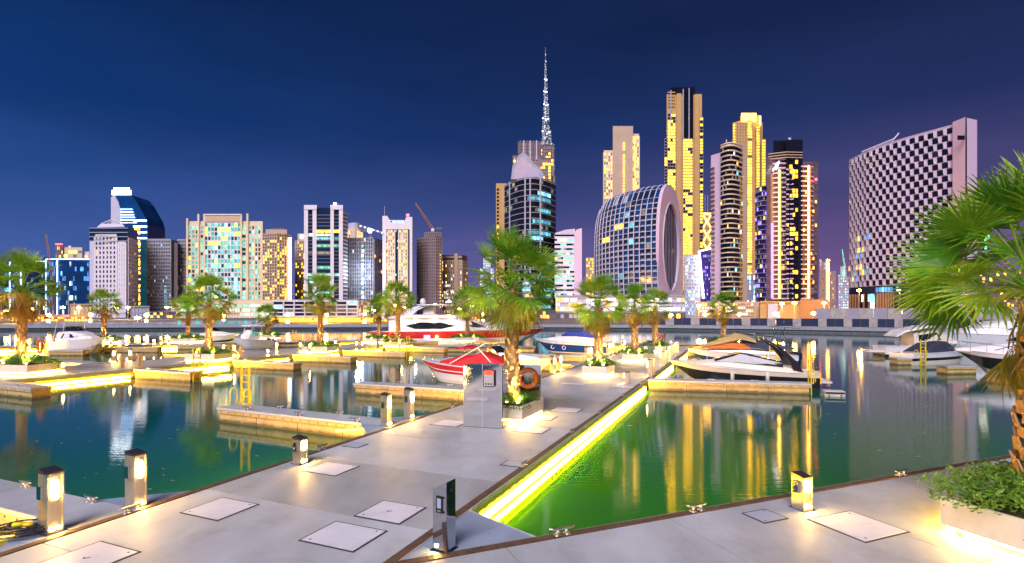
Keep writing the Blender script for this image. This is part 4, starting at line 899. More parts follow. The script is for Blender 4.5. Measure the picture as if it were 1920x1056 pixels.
cabin(t, [(-1.1, 2.75, 2.85, .85, .8), (0, 2.8, 2.95, .9, .8), (.9, 2.75, 2.85, .8, .7)], 'white', 'hardtop')
m = MB()
for sg in (-1, 1): m.tube([(-1.0, sg * .8, 1.0), (-.7, sg * .8, 2.8)], .03, 6); m.tube([(.9, sg * .7, 1.2), (.3, sg * .8, 2.8)], .05, 6)
m.tube([(-.4, .2, 2.9), (-.7, .2, 4.4)], .015, 4); m.build('hardtop_frame', 'white', t); outboard(t, -L / 2 - .15, -.4); outboard(t, -L / 2 - .15, .4)

# big red and white yacht
c, hd, L = pxb(704, 643, 1020, 644); t = boat('large white motor yacht with red band and flybridge arch', c, hd, 'yacht', 'yacht')
pt = hull(t, L, 5.6, 2.2, 1.75, [(0, .45, 'white', 'hull'), (.45, .60, 'white', 'lower_side'), (.60, .97, 'red', 'red_band'), (.97, 1, 'white', 'sheer_line')], draft=.8, rake=2.6, n=24, full=.6)
h2 = L / 2
st = [(-h2 + 2.6, 1.75, 3.55, 2.3, 2.1), (-h2 + 6, 1.75, 3.7, 2.4, 2.1), (-h2 + 13, 1.8, 3.6, 2.3, 1.9), (-h2 + 18, 1.95, 2.9, 1.8, 1.3), (h2 - 3, 2.15, 2.3, .8, .5)]; so_ = cabin(t, st, 'white', 'superstructure')
side_window(t, st, [(-h2 + 5.0, .42), (-h2 + 6.4, .18), (-h2 + 10.2, .18), (-h2 + 12.2, .42), (-h2 + 10.0, .66), (-h2 + 7.0, .66)]); side_window(t, st, [(-h2 + 11.2, .80), (-h2 + 14.5, .35), (-h2 + 16.5, .35), (-h2 + 14.5, .85)], 'glass_dark')
cabin(t, [(-h2 + 1.0, 3.5, 3.85, 2.3, 2.3), (-h2 + 6, 3.65, 4.15, 2.3, 2.2), (-h2 + 12, 3.6, 4.1, 2.0, 1.8), (-h2 + 14.5, 3.5, 3.6, 1.5, 1.3)], 'white', 'flybridge')
m = MB()
for sg in (-1, 1): m.loft([[(x - w_, sg * (2.05 - .1 * k), z), (x + w_, sg * (2.05 - .1 * k), z + .1), (x + w_, sg * (1.9 - .1 * k), z + .1), (x - w_, sg * (1.9 - .1 * k), z)] for k, (x, z, w_) in enumerate(((-h2 + 4.3, 4.0, .7), (-h2 + 5.3, 4.7, .55), (-h2 + 6.6, 5.2, .5), (-h2 + 8.5, 5.45, .6)))])
m.box((-h2 + 8.6, 0, 5.52), (4.2, 3.6, .14)); m.build('radar_arch', 'white', t)
cabin(t, [(-h2 + 7.2, 4.15, 4.9, .9, .4), (-h2 + 8.8, 4.15, 5.45, .8, .3)], 'cream', 'helm_seat')
m = MB(); rr_ = [[(-h2 + 7 + .45 * math.sin(a) * math.cos(k * .7854), .45 * math.sin(a) * math.sin(k * .7854), 6.0 + .5 * math.cos(a)) for k in range(8)] for a in (.15, .6, 1.1, 1.6, 2.1, 2.6)]; m.loft(rr_); m.build('radar_dome', 'white', t, True)
ubox('dome_mast', 'white', t, (-h2 + 7, 0, 5.62), (.2, .2, .3)); m = MB(); m.tube([(-h2 + 5.5, .6, 5.3), (-h2 + 5.0, .6, 7.2)], .03, 5); m.build('antenna', 'white', t)
ubox('cockpit_seat', 'canvas_dark', t, (-h2 + 1.8, 0, 2.0), (1.2, 3.6, .6)); ubox('gangway_light', 'screen_blue', t, (-h2 + 8.2, -2.75, .9), (.9, .05, .7)); ubox('gangway_light', 'lamp_small', t, (-h2 + 9.6, -2.82, 1.0), (.10, .05, .35))
for x in (4.5, 6.5, 9.0, 11.5): ubox('courtesy_light', 'lamp_small', t, (-h2 + x, -2.32, 3.42), (.22, .06, .06))
rail(t, pt, 24, 14, 23, .7, 1); m = MB(); m.tube([(-h2 + 1.2, -2.2, 1.8), (-h2 + 1.2, -2.2, 3.6)], .05, 6); m.tube([(-h2 + 1.2, 2.2, 1.8), (-h2 + 1.2, 2.2, 3.6)], .05, 6); m.build('awning_post', 'steel', t)

# boats at the right edge
c, hd, L = pxb(2060, 712, 1790, 699); t = boat('black hulled white cruiser at right edge with bow pointing left', c, hd, name='motor_cruiser')
pt = hull(t, L, 3.2, 1.75, 1.3, [(0, .42, 'cream', 'hull'), (.42, .84, 'boat_black', 'hull_side'), (.84, 1, 'white', 'upper_band')], rake=1.9)
st = [(-3.5, 1.3, 2.3, 1.4, 1.2), (-.5, 1.4, 2.5, 1.4, 1.0), (1.5, 1.5, 2.15, 1.1, .7), (3.6, 1.65, 1.8, .5, .3)]; cabin(t, st, 'white'); side_window(t, st, [(-2.6, .4), (1.6, .4), (.6, .8), (-2.4, .8)]); screen(t, .2, -.6, 2.4, 2.9, 1.1, .8); rail(t, pt, 18, 8, 17, .55)
c, hd, L = pxb(1812, 678, 1690, 683); t = boat('white boat with dark sloping canvas cover and low white sides at right', c, hd + math.pi, name='speedboat')
pt = hull(t, L, 2.4, 1.15, .95, [(0, .55, 'cream', 'hull'), (.55, .72, 'boat_black', 'hull_stripe'), (.72, 1, 'white', 'hull_side')], rake=1.1)
cabin(t, [(-2.5, .95, 1.05, 1.0, .9), (-1.2, 1.0, 1.75, 1.05, .8), (.6, 1.05, 1.9, 1.0, .7), (2.0, 1.1, 1.2, .5, .4)], 'canvas_dark', 'canvas_cover'); rail(t, pt, 18, 9, 17, .4)
c, hd, L = pxb(1648, 668, 1800, 670); t = boat('white boat with pale curved awning and rear platform at right', c, hd, name='motor_cruiser')
pt = hull(t, L, 3.0, 1.6, 1.0, [(0, .5, 'boat_black', 'hull'), (.5, 1, 'white', 'hull_side')], rake=1.2)
st = [(-1.0, 1.0, 2.4, 1.2, 1.1), (1.0, 1.1, 2.8, 1.2, 1.0), (3.0, 1.4, 1.7, .8, .4)]; cabin(t, st, 'cream'); side_window(t, st, [(-.6, .4), (1.4, .4), (1.0, .8), (-.6, .8)])
cabin(t, [(-2.6, 2.0, 2.08, 1.4, 1.3), (-1.8, 2.5, 2.65, 1.45, 1.3), (0, 2.9, 3.1, 1.4, 1.2), (1.6, 2.95, 3.1, 1.2, 1.0)], 'white', 'awning'); ubox('rear_platform', 'white', t, (-L / 2 - .6, 0, .55), (1.6, 2.4, .14))
m = MB()
for sg in (-1, 1): m.tube([(-2.4, sg * 1.3, 1.0), (-2.4, sg * 1.3, 2.1)], .035, 6); m.tube([(1.3, sg * 1.1, 2.5), (1.2, sg * 1.1, 4.8)], .02, 5)
m.build('awning_post', 'steel', t)
c, hd, L = pxb(2120, 664, 1725, 661); t = boat('large white flybridge yacht behind the right palm leaves', c, hd, 'yacht', 'yacht')
pt = hull(t, L, 5.2, 2.3, 1.8, [(0, .5, 'white', 'hull'), (.5, 1, 'white', 'hull_side')], draft=.7, rake=2.4, n=22, full=.55); h2 = L / 2
st = [(-h2 + 2, 1.8, 3.7, 2.2, 2.0), (-2, 1.9, 3.9, 2.2, 1.9), (3, 2.0, 3.5, 2.0, 1.5), (h2 - 4, 2.2, 2.5, 1.0, .6)]; cabin(t, st, 'white', 'superstructure'); side_window(t, st, [(-8, .35), (3, .35), (1.5, .72), (-8, .72)])
st = [(-h2 + 3, 3.7, 5.2, 2.0, 1.8), (-3, 3.9, 5.4, 1.9, 1.6), (.5, 3.8, 4.2, 1.5, 1.1)]; cabin(t, st, 'cream', 'upper_cabin'); side_window(t, st, [(-8, .3), (-2.5, .3), (-3.2, .7), (-8, .7)], 'l_warm'); rail(t, pt, 22, 12, 21, .7, 1)
cabin(t, [(-h2 + 2, 5.5, 5.6, 1.9, 1.8), (-5, 5.6, 5.8, 1.9, 1.7), (-2, 5.5, 5.6, 1.6, 1.5)], 'white', 'hardtop'); ubox('hardtop_post', 'white', t, (-6, 0, 5.4), (.4, 2.6, .5))

# ------------------------------------------------------------ the city across the canal
class Bld:
    def __init__(s, name, label, x, D, cat='building', group=None):
        p = AT(x, HY, D); s.O = Vector((p.x, D, GZ)); s.t = thing(name, label, cat, s.O, 0, group); s.rd = random.Random(hash(label) % 1 + len(label) * 7 + int(x))
    def l(s, px, D): return Vector(((px - CX) / F * D - s.O.x, D - s.O.y, 0))
    def z(s, y, D): return CAMZ + (HY - y) / F * D - GZ
    def mass(s, front, z1, mat, z0=0, depth=22, name='wall', grow=0):
        f = [s.l(p, d) for p, d in front]; bk = [s.l(p, d + depth) for p, d in front[::-1]]
        m = MB(); m.prism([(p.x, p.y) for p in f + bk], z0, z1); return m.build(name, mat, s.t)
    def sil(s, pts, D, depth, mat, name):
        m = MB(); m.vprism([(s.l(x, D).x, s.z(y, D)) for x, y in pts], D - s.O.y, D - s.O.y + depth); return m.build(name, mat, s.t)
    def face(s, A, B, z0, z1, cols, rows, frame, pal, pw=.6, ph=.8, pd=.5, mode='merge', glass='g_navy', solo=False, bands=True, piers=True, skip=None, wname='window', clump=0):
        a, b_ = s.l(*A), s.l(*B); d = b_ - a; L = d.length; d.normalize(); n = Vector((d.y, -d.x, 0)); rz = math.atan2(d.y, d.x); cw, ch = L / cols, (z1 - z0) / rows
        if frame:
            m = MB()
            if piers:
                for i in range(cols + 1):
                    c = a + d * cw * i + n * pd / 2; q = (c.x, c.y, (z0 + z1) / 2), (pw, pd, z1 - z0)
                    if solo: ubox('pier', frame, s.t, *q, rz)
                    else: m.box(*q, rz)
            if bands:
                for j in range(rows + 1):
                    c = a + d * L / 2 + n * (pd * .42); q = (c.x, c.y, z0 + ch * j), (L, pd * .84, ph)
                    if solo: ubox('floor_band', frame, s.t, *q, rz)
                    else: m.box(*q, rz)
            if not solo and m.v: m.build('facade_frame', frame, s.t)
        keys = list(pal); mg = {}; last = None
        for j in range(rows):
            for i in range(cols):
                if skip and skip(i, j): continue
                r = s.rd.random(); mt = glass; acc = 0
                if clump and last and s.rd.random() < clump: mt = last
                else:
                    for k in keys:
                        acc += pal[k]
                        if r < acc: mt = k; break
                last = mt
                c = a + d * cw * (i + .5) + n * .06; zc = z0 + ch * (j + .5); sz = (cw - pw * .9 if piers else cw, .1, ch - ph * .9 if bands else ch)
                if mode == 'all': ubox(wname, mt, s.t, (c.x, c.y, zc), sz, rz)
                elif mt != glass:
                    if mode == 'lit': ubox(wname, mt, s.t, (c.x, c.y, zc), sz, rz)
                    else: mg.setdefault(mt, MB()).box((c.x, c.y, zc), sz, rz)
        for mt, m in mg.items(): stuff(m.build('lit_windows', mt, s.t))
    def slabs(s, pts, z0, z1, n, mat, out=1.0, th=.45, depth=6, name='floor_slab'):
        """balcony slabs that follow the front line, one object per floor sharing one mesh"""
        f = [s.l(p, d - out) for p, d in pts]; bk = [s.l(p, d + depth) for p, d in pts[::-1]]; m = MB(); m.prism([(p.x, p.y) for p in f + bk], -th / 2, th / 2); me = mesh_only(m, name, mat)
        for j in range(n): o = link(name, me, s.t); o.location = (0, 0, z0 + (z1 - z0) * j / (n - 1))
    def vstrip(s, px, D, z0, z1, w, mat, name='light_strip', out=.8):
        p = s.l(px, D - out); ubox(name, mat, s.t, (p.x, p.y, (z0 + z1) / 2), (w, .3, z1 - z0))
    def hstrip(s, p0, p1, D, z, h, mat, name='light_strip', out=.7):
        a, c = s.l(p0, D - out), s.l(p1, D - out); ubox(name, mat, s.t, ((a.x + c.x) / 2, a.y, z), (c.x - a.x, .3, h))
def arc(x0, D0, x1, D1, sag, n):
    """front line bulging towards the viewer by sag metres"""
    o = []
    for i in range(n + 1): t = i / n; o.append((x0 + (x1 - x0) * t, D0 + (D1 - D0) * t - sag * 4 * t * (1 - t)))
    return o
WARM = {'l_warm': .10, 'l_gold': .10, 'l_yel': .06}
def crane(label, x0, D, ybase, ytop, jib, mat='b_rust', w=1.6):
    b = Bld('tower_crane', label, x0, D, 'crane'); z0 = max(0, b.z(ybase, D)); z1 = b.z(ytop, D); m = MB(); h = w / 2
    for sx in (-h, h):
        for sy in (-h, h): m.tube([(sx, sy, z0), (sx, sy, z1)], .22, 4)
    k = z0
    while k < z1 - w: m.tube([(-h, -h, k), (h, -h, k + w * 1.4)], .12, 4); m.tube([(h, -h, k + w * 1.4), (-h, -h, k + w * 2.8)], .12, 4); k += w * 2.8
    m.build('mast', mat, b.t); m = MB(); p0, p1 = b.l(*jib[0][:1], D), b.l(*jib[1][:1], D); a = Vector((p0.x, 0, b.z(jib[0][1], D))); c = Vector((p1.x, 0, b.z(jib[1][1], D)))
    nrm = Vector((-(c - a).z, 0, (c - a).x)).normalized() * w * .6
    for o in (-1, 1): m.tube([a + nrm * o, c + nrm * o * .35], .25, 4)
    n = 9
    for i in range(n): m.tube([a.lerp(c, i / n) + nrm * (1 - .65 * i / n), a.lerp(c, (i + 1) / n) - nrm * (1 - .65 * (i + 1) / n)], .14, 4)
    m.build('jib', mat, b.t); ubox('cab', 'b_white', b.t, (0, -1, z1), (2.4, 2.4, 2.4)); ubox('counterweight', 'b_dgrey', b.t, (-math.copysign(5, (c - a).x), 0, z1 + 1.2), (5, 1.8, 1.8)); return b

# ---- far left: blue glass offices
b = Bld('office_block', 'dark low office block at the left picture edge', 5, 430); z = b.z(493, 430); b.mass([(-60, 430), (17, 430)], z, 'g_navy'); b.face((-60, 430), (17, 430), 2, z - 1, 10, 11, 'b_dgrey', {'l_blue': .12, 'l_cyan': .04}, .3, .5, .3)
b = Bld('glass_office', 'blue glass office with pale corner edges at far left', 50, 400); z = b.z(489, 400); b.mass([(18, 412), (39, 400), (84, 404)], z, 'g_navy'); b.face((39, 400), (84, 404), 2, z - 2, 16, 11, 'g_navy', {'l_cyan': .07, 'l_teal': .05, 'l_white': .02}, .15, .35, .2, 'lit', clump=.25); b.face((18, 412), (39, 400), 2, z - 2, 7, 11, 'g_navy', {'l_blue': .15, 'l_cyan': .05}, .15, .35, .2, 'lit')
for x, D in ((18.4, 412), (39, 400)): b.vstrip(x, D, 1, z, .7, 's_blue', 'corner_light')
b.hstrip(18, 84, 401, z - .4, .5, 's_blue', 'roof_light'); ubox('plant_room', 'b_dgrey', b.t, (2, 8, z + 1.5), (14, 8, 3))
b = Bld('glass_office', 'bright blue glass office right of the left crane', 128, 385); z = b.z(485, 385); b.mass([(86, 392), (107, 385), (167, 389)], z, 'g_blue'); b.face((107, 385), (167, 389), 2, z - 2, 18, 11, 'g_blue', {'l_cyan': .05, 'l_blue': .10, 'l_white': .025}, .12, .3, .2, 'lit', clump=.2); b.face((86, 392), (107, 385), 2, z - 2, 7, 11, 'g_blue', {'l_blue': .22, 'l_white': .05}, .12, .3, .2, 'lit')
for x, D in ((86, 392), (107, 385)): b.vstrip(x, D, 1, z, .6, 's_blue', 'corner_light')
b.hstrip(86, 167, 386, z - .4, .5, 's_blue', 'roof_light')
b = Bld('hotel_block', 'white low hotel top with red roof light behind the blue offices', 135, 450); 
for i, (x0, x1, y, mt) in enumerate([(104, 118, 457, 'b_dbrown'), (110, 154, 464, 'b_cream'), (128, 133, 461, 'b_white'), (156, 167, 472, 'b_white')]):
    z = b.z(y, 450 + i); b.mass([(x0, 450 + i), (x1, 450 + i)], z, mt, 0, 15, 'wing'); b.face((x0, 450 + i), (x1, 450 + i), z - 16, z - 2, 5, 4, None, {'l_warm': .3, 'l_dim': .3}, .8, 1.2, .2)
b.hstrip(104, 117, 449, b.z(458, 449), .8, 'red_light', 'roof_light')
crane('thin luffing crane in front of the blue glass offices', 98, 370, 600, 545, [(99, 530), (86, 439)])
# ---- white tower with dark glass cap
D = 375; b = Bld('apartment_tower', 'white grid apartment tower with dark glass top and pyramid roof at left', 205, D); zt = b.z(427, D); F_ = [(168, D), (240, D - 4), (258, D + 16)]
b.mass(F_, zt, 'g_navy'); 
for (x0, x1, y, c, r0, r1) in [(168, 179, 453, 3, 0, 0), (179, 219, 440, 6, 0, 0), (219, 236, 453, 4, 0, 0)]:
    z = b.z(y, D); nr = round((z - 3) / 3.55); dz = -.9 if x0 == 179 else -.5
    b.mass([(x0, D + dz - (x0 - 168) / 18), (x1, D + dz - (x1 - 168) / 18)], z, 'b_white' if x0 == 179 else 'b_lav', 0, .8, 'panel_wall')
    b.face((x0, D + dz - .05 - (x0 - 168) / 18), (x1, D + dz - .05 - (x1 - 168) / 18), 4, z - 1.5, c, nr, 'b_white', {'l_warm': .03, 'l_dim': .10, 'l_white': .01}, 1.5, 1.4, .55, 'all' if x0 == 179 else 'merge', 'g_navy', True) if x0 != 168 else None
b.face((240, D - 4), (258, D + 16), 3, b.z(448, D), 7, 19, 'b_lav', {'l_dim': .1, 'l_warm': .04}, 1.0, 1.3, .5)
for j in range(4): b.hstrip(168, 240, D - 4, zt - 1.0 - 3.0 * j, .5, 'b_grey', 'cap_band', .5)
p = [b.l(180, D + 2), b.l(236, D + 2), b.l(240, D + 18), b.l(190, D + 18)]; c = sum(p, Vector()) / 4; m = MB(); m.prism([(q.x, q.y) for q in p], zt, zt + 3.5, [((q.x - c.x) * .72 + c.x, (q.y - c.y) * .72 + c.y) for q in p]); m.build('roof', 'b_lav', b.t)
m = MB(); ap = Vector((b.l(211, D + 9).x, b.l(211, D + 9).y, b.z(407, D)))
for q in p: m.tube([(c.x + (q.x - c.x) * .7, c.y + (q.y - c.y) * .7, zt + 3.4), ap], .35, 5)
m.build('pyramid_frame', 'b_white', b.t)
# ---- tall blue lit tower behind it
D = 480; b = Bld('skyscraper', 'tall blue lit tower with glaring white crown light at left', 243, D); b.sil([(208, 605), (208, 366), (246, 366), (256, 378), (266, 396), (273, 408), (277, 422), (277, 605)], D, 24, 'g_blue', 'tower_body')
b.sil([(208, 605), (208, 370), (214, 366), (222, 380), (226, 395), (226, 605)], D - 1, 1.5, 'b_lav', 'side_fin')
for j in range(10):
    b.hstrip(209, 248 + j * 1.6 if j < 6 else 232, D, b.z(393 + j * 5.0, D), .8, 's_blue' if j < 5 else 'l_white', 'floor_light')
for j in range(16): b.hstrip(250, 275, D, b.z(414 + j * 11, D), 1.1, 's_white' if j < 5 else 'l_warm', 'floor_light')
b.face((251, D - .3), (263, D - .3), b.z(590, D), b.z(425, D), 3, 20, None, {'l_gold': .45, 'l_warm': .2}, .8, 1.6, .3); b.mass([(263.5, D - 2), (277.5, D - 2)], b.z(452, D), 'g_teal', 0, 4, 'front_fin')
for k in range(5): b.vstrip(211 + k * 8, D, b.z(366, D), b.z(358, D), 1.2, 'b_white', 'crown_post', -2)
b.hstrip(209.5, 246, D, b.z(361.5, D), 4.2, 'flood', 'crown_light'); b.hstrip(213, 243, D, b.z(355, D), 2.2, 'flood', 'crown_light')
# ---- grey office grids
D = 400; b = Bld('office_slab', 'grey blue office slab with fine window grid at left', 305, D); z = b.z(450, D); b.mass([(277, D), (321, D), (333, D + 6)], z, 'g_navy', name='glazing'); b.face((277, D), (321, D), 2, z, 14, 21, 'b_grey', {'l_cyan': .03, 'l_dim': .06}, .55, 1.1, .7); b.mass([(317, D - .6), (333, D + 5)], z - 1.5, 'b_lav', 0, 1.2, 'end_wall')
b.hstrip(277, 321, D + 4, z + 1, 1.4, 'b_dgrey', 'parapet', 0); b.face((308, D - .5), (313, D - .5), 6, z * .42, 2, 8, None, {'l_cyan': .8}, .6, 1.3, .3)
b = Bld('office_slab', 'narrow grey office slab left of the green hotel', 342, 412); z = b.z(450, 412); b.mass([(333, 412), (353, 412)], z, 'g_navy', name='glazing'); b.face((333, 412), (353, 412), 2, z, 7, 21, 'b_grey', {'l_dim': .06}, .5, 1.1, .6)
# ---- green lit hotel
D = 370; b = Bld('hotel_tower', 'wide beige hotel tower glowing with green and yellow windows', 420, D); z = b.z(415, D); zl = b.z(562, D)
b.mass([(351, D), (492, D)], z, 'b_cream', 0, 20); PALG = {'l_green': .20, 'l_teal': .40, 'l_cyan': .06, 'l_yel': .06, 'l_gold': .03}
b.face((384, D - .1), (452, D - .1), zl, z - 1, 11, 17, 'b_white', PALG, .55, .75, .5, 'all', 'g_teal', True, clump=.30)
for x0, x1, c in ((352, 374, 3), (375, 383, 1), (453, 463, 1), (466, 490, 4)):
    b.face((x0 + .5, D - .1), (x1 - .5, D - .1), zl, z - 3, c, 17, 'b_cream', PALG, .9, .9, .4, 'merge' if c < 3 else 'lit', 'g_teal')
    if c == 1: b.mass([(x0 + .6, D - .05), (x1 - .6, D - .05)], z - 3, 'g_teal', zl, .2, 'glazing')
    else: b.mass([(x0 + 1, D - .05), (x1 - 1, D - .05)], z - 3, 'g_teal', zl, .2, 'glazing')
for x in (351, 372, 383, 452, 464, 491): b.vstrip(x, D, 0, b.z({351: 410, 372: 402, 383: 402, 452: 402, 464: 401, 491: 416}[x], D), 1.3, 'b_cream', 'fin', .9)
b.mass([(383, D - 1), (452, D - 1)], b.z(403, D), 'b_beige', z - .5, 12, 'roof_screen'); b.hstrip(383, 452, D - 1, b.z(403, D), .8, 'b_white', 'parapet', .3)
D = 330; b = Bld('parking_podium', 'pale parking podium below the green lit hotel', 415, D); z = b.z(563, D); b.mass([(321, D), (512, D)], z, 'b_cream', 0, 25); b.face((340, D), (510, D), b.z(602, D), z - 2, 34, 4, 'b_cream', {'l_green': .35, 'l_white': .28, 'l_teal': .2}, .35, 1.1, .6, 'merge', 'g_black', clump=.5)
b.face((418, D - 1), (512, D - 1), 0, b.z(596, D), 9, 1, 'b_white', {'l_green': .55, 'l_white': .45}, .5, .6, .8, 'all', 'g_teal')
# ---- brown residential towers
D = 480; b = Bld('apartment_tower', 'rounded beige apartment tower right of the green hotel', 519, D); f = arc(493, D, 546, D + 6, 8, 4); z = b.z(440, D); b.mass(f, z, 'b_dbrown', name='glazing')
for i in range(4): b.face(f[i], f[i + 1], 2, z, 3, 27, 'b_beige', {'l_gold': .20, 'l_warm': .14, 'l_yel': .07}, .9, 1.0, .6, 'lit' if i < 2 else 'merge', 'b_dbrown')
b.mass([(498, D + 3), (538, D + 5)], b.z(429, D), 'b_beige', z, 10, 'crown'); b.mass([(508, D + 6), (533, D + 6)], b.z(426, D), 'b_dbrown', b.z(429, D), 6, 'plant_room')
for k in range(3): b.vstrip(541 + k * 2.2, D, 3, b.z(446, D), .5, 's_gold' if k == 1 else 's_white', 'light_strip', 1)
D = 520; b = Bld('apartment_tower', 'narrow beige tower tucked behind the white striped tower', 562, D); z = b.z(452, D); b.mass([(554, D), (572, D)], z, 'b_dbrown', name='glazing'); b.face((554, D), (572, D), 2, z, 5, 24, 'b_beige', {'l_gold': .2, 'l_warm': .1}, .9, 1.1, .6); b.mass([(558, D), (572, D)], b.z(438, D), 'b_beige', z, 8, 'crown'); b.hstrip(563, 569, D, b.z(444, D), 3, 's_white', 'crown_light')
# ---- white striped tower
D = 380; b = Bld('office_tower', 'white and dark blue striped office tower with horizontal lit floors', 610, D); z = b.z(387, D); b.mass([(570, D), (643, D)], z - 1, 'g_navy', name='glazing'); nb = 24; z0 = b.z(566, D)
for x0, x1, y in ((570, 577.5, 387), (586, 593.5, 387), (619.5, 626, 387), (635.5, 643, 388)): b.mass([(x0, D - 1.2), (x1, D - 1.2)], b.z(y, D), 'b_white', 0, 2.5, 'white_pier')
b.hstrip(570, 594, D - 1.2, z - 1, 3.2, 'b_white', 'parapet', .3); b.hstrip(619.5, 643, D - 1.2, z - 1, 3.2, 'b_white', 'parapet', .3)
rows_lit = {19: 'l_yel', 17: 'l_cyan', 15: 'l_green', 13: 'l_dim', 9: 'l_green', 7: 'l_green', 2: 'l_green', 4: 'l_dim', 5: 'l_cyan', 18: 'l_white'}
for j in range(nb):
    za = z0 + (z - 6 - z0) * j / nb; hh = (z - 6 - z0) / nb; mt = rows_lit.get(j, 'g_navy')
    for x0, x1, q in ((593.5, 619.5, 1), (577.5, 586, .5), (626, 635.5, .5)):
        mm = mt if (q == 1 or b.rd.random() < .35) else ('l_teal' if b.rd.random() < .12 else 'g_navy'); a, c = b.l(x0, D - .2), b.l(x1, D - .2)
        ubox('window', mm, b.t, ((a.x + c.x) / 2, a.y, za + hh * .45), (c.x - a.x, .2, hh * .62)); ubox('floor_band', 'b_dgrey', b.t, ((a.x + c.x) / 2, a.y - .1, za + hh * .90), (c.x - a.x, .3, hh * .22))
b.mass(arc(643, D + 2, 652, D + 10, 1.5, 3), b.z(396, D), 'b_dbrown', 0, 12, 'rounded_wing'); b.slabs(arc(643.5, D + 1, 652, D + 9, 1.5, 3), 6, b.z(398, D), 26, 'b_lav', .3, .9); b.hstrip(625, 631, D + 4, b.z(382, D), 2.5, 'flood', 'roof_lamp'); b.vstrip(634, D + 4, z, b.z(380, D), .4, 'b_grey', 'antenna')
# ---- construction pair
D = 460; b = Bld('apartment_tower', 'cream round topped tower peeking over the scaffolded block', 665, D); z = b.z(430, D); b.mass(arc(650, D, 680, D, 5, 4), z, 'b_cream'); b.face((650, D - 4), (680, D - 4), z - 8, z - 2, 8, 2, 'b_cream', {'l_gold': .8}, .9, 1, .4, 'lit'); b.mass(arc(653, D, 676, D, 4, 4), b.z(419, D), 'b_lav', z, 8, 'crown')
D = 400; b = Bld('unfinished_block', 'grey unfinished concrete block lit by work floodlights', 687, D); z = b.z(447, D); f = [(652, D), (700, D - 2), (724, D + 16)]; b.mass(f, z, 'b_dgrey', name='core'); b.face(f[0], f[1], 0, z, 11, 21, 'b_conc', {'l_dim': .05, 'l_blue': .05, 'l_white': .02}, .6, .6, 1.0, 'merge', 'b_dgrey', False); b.face(f[1], f[2], 0, z - 1, 8, 21, 'b_conc', {'l_dim': .06, 'l_orange': .02}, .5, .6, 1.0, 'merge', 'b_dgrey')
for j in range(13): ubox('work_light', 'flood' if j % 3 else 'l_cyan', b.t, (b.l(682 + (j % 2), D).x, -3.4, b.z(463 + j * 8.6, D)), (1.2, .4, 1.9))
b.face((656, D - 1.4), (700, D - 3.4), 5, 9, 9, 1, None, {'l_white': .7, 'l_cyan': .2}, 1.5, .8, .3, 'lit')
ld = bpy.data.lights.new('work_glow', 'POINT'); ld.energy = 9000; ld.color = (.72, .88, 1); ld.shadow_soft_size = 2; lo = bpy.data.objects.new('work_glow', ld); COL.objects.link(lo); lo.parent = b.t; lo.location = (b.l(683, D).x, -16, z * .55)
b2 = crane('small crane with glaring floodlight above the scaffolded block', 695, 398, 450, 436, [(676, 424), (718, 437)], 'b_conc', 1.2)
ubox('floodlight', 'flood', b2.t, (0, -2.2, b2.z(433, 398)), (2.8, .8, 2.8))
for k in range(6): ubox('jib_lamp', 'flood', b2.t, (b2.l(677 + 8 * k, 398).x, -1.5, b2.z(424.5 + 2.5 * k, 398)), (.7, .4, .7))
# ---- white notched tower
D = 400; b = Bld('apartment_tower', 'white tower with notched crown and red beacon', 745, D); z = b.z(424, D); b.mass([(717, D), (773, D)], z, 'g_navy', name='glazing')
b.sil([(717, 605), (717, 405), (726, 405), (733, 417), (757, 417), (762, 407), (773, 407), (773, 605), (768, 605), (768, 430), (724, 430), (724, 605)], D - 1.2, 2.5, 'b_white', 'frame')
b.face((724, D), (740, D), 3, b.z(430, D), 4, 25, 'b_cream', {'l_warm': .18, 'l_white': .13, 'l_gold': .14, 'l_cyan': .05}, 1.1, 1.0, .6, 'lit'); b.face((748, D), (764, D), 3, b.z(430, D), 4, 25, 'b_cream', {'l_warm': .18, 'l_gold': .22, 'l_white': .10}, 1.1, 1.0, .6, 'lit')
b.face((740, D), (748, D), 3, b.z(430, D), 2, 25, None, {'l_cyan': .1, 'l_white': .04}, .6, 1.2, .3, 'lit'); b.face((726, D - .5), (757, D - .5), b.z(424, D), b.z(414, D), 6, 1, 'b_white', {'l_cyan': .9}, .5, .7, .4); b.hstrip(762, 767, D, b.z(404, D), 1.8, 'red_light', 'beacon'); b.vstrip(721, D + 2, z, b.z(386, D), .35, 'b_grey', 'antenna')
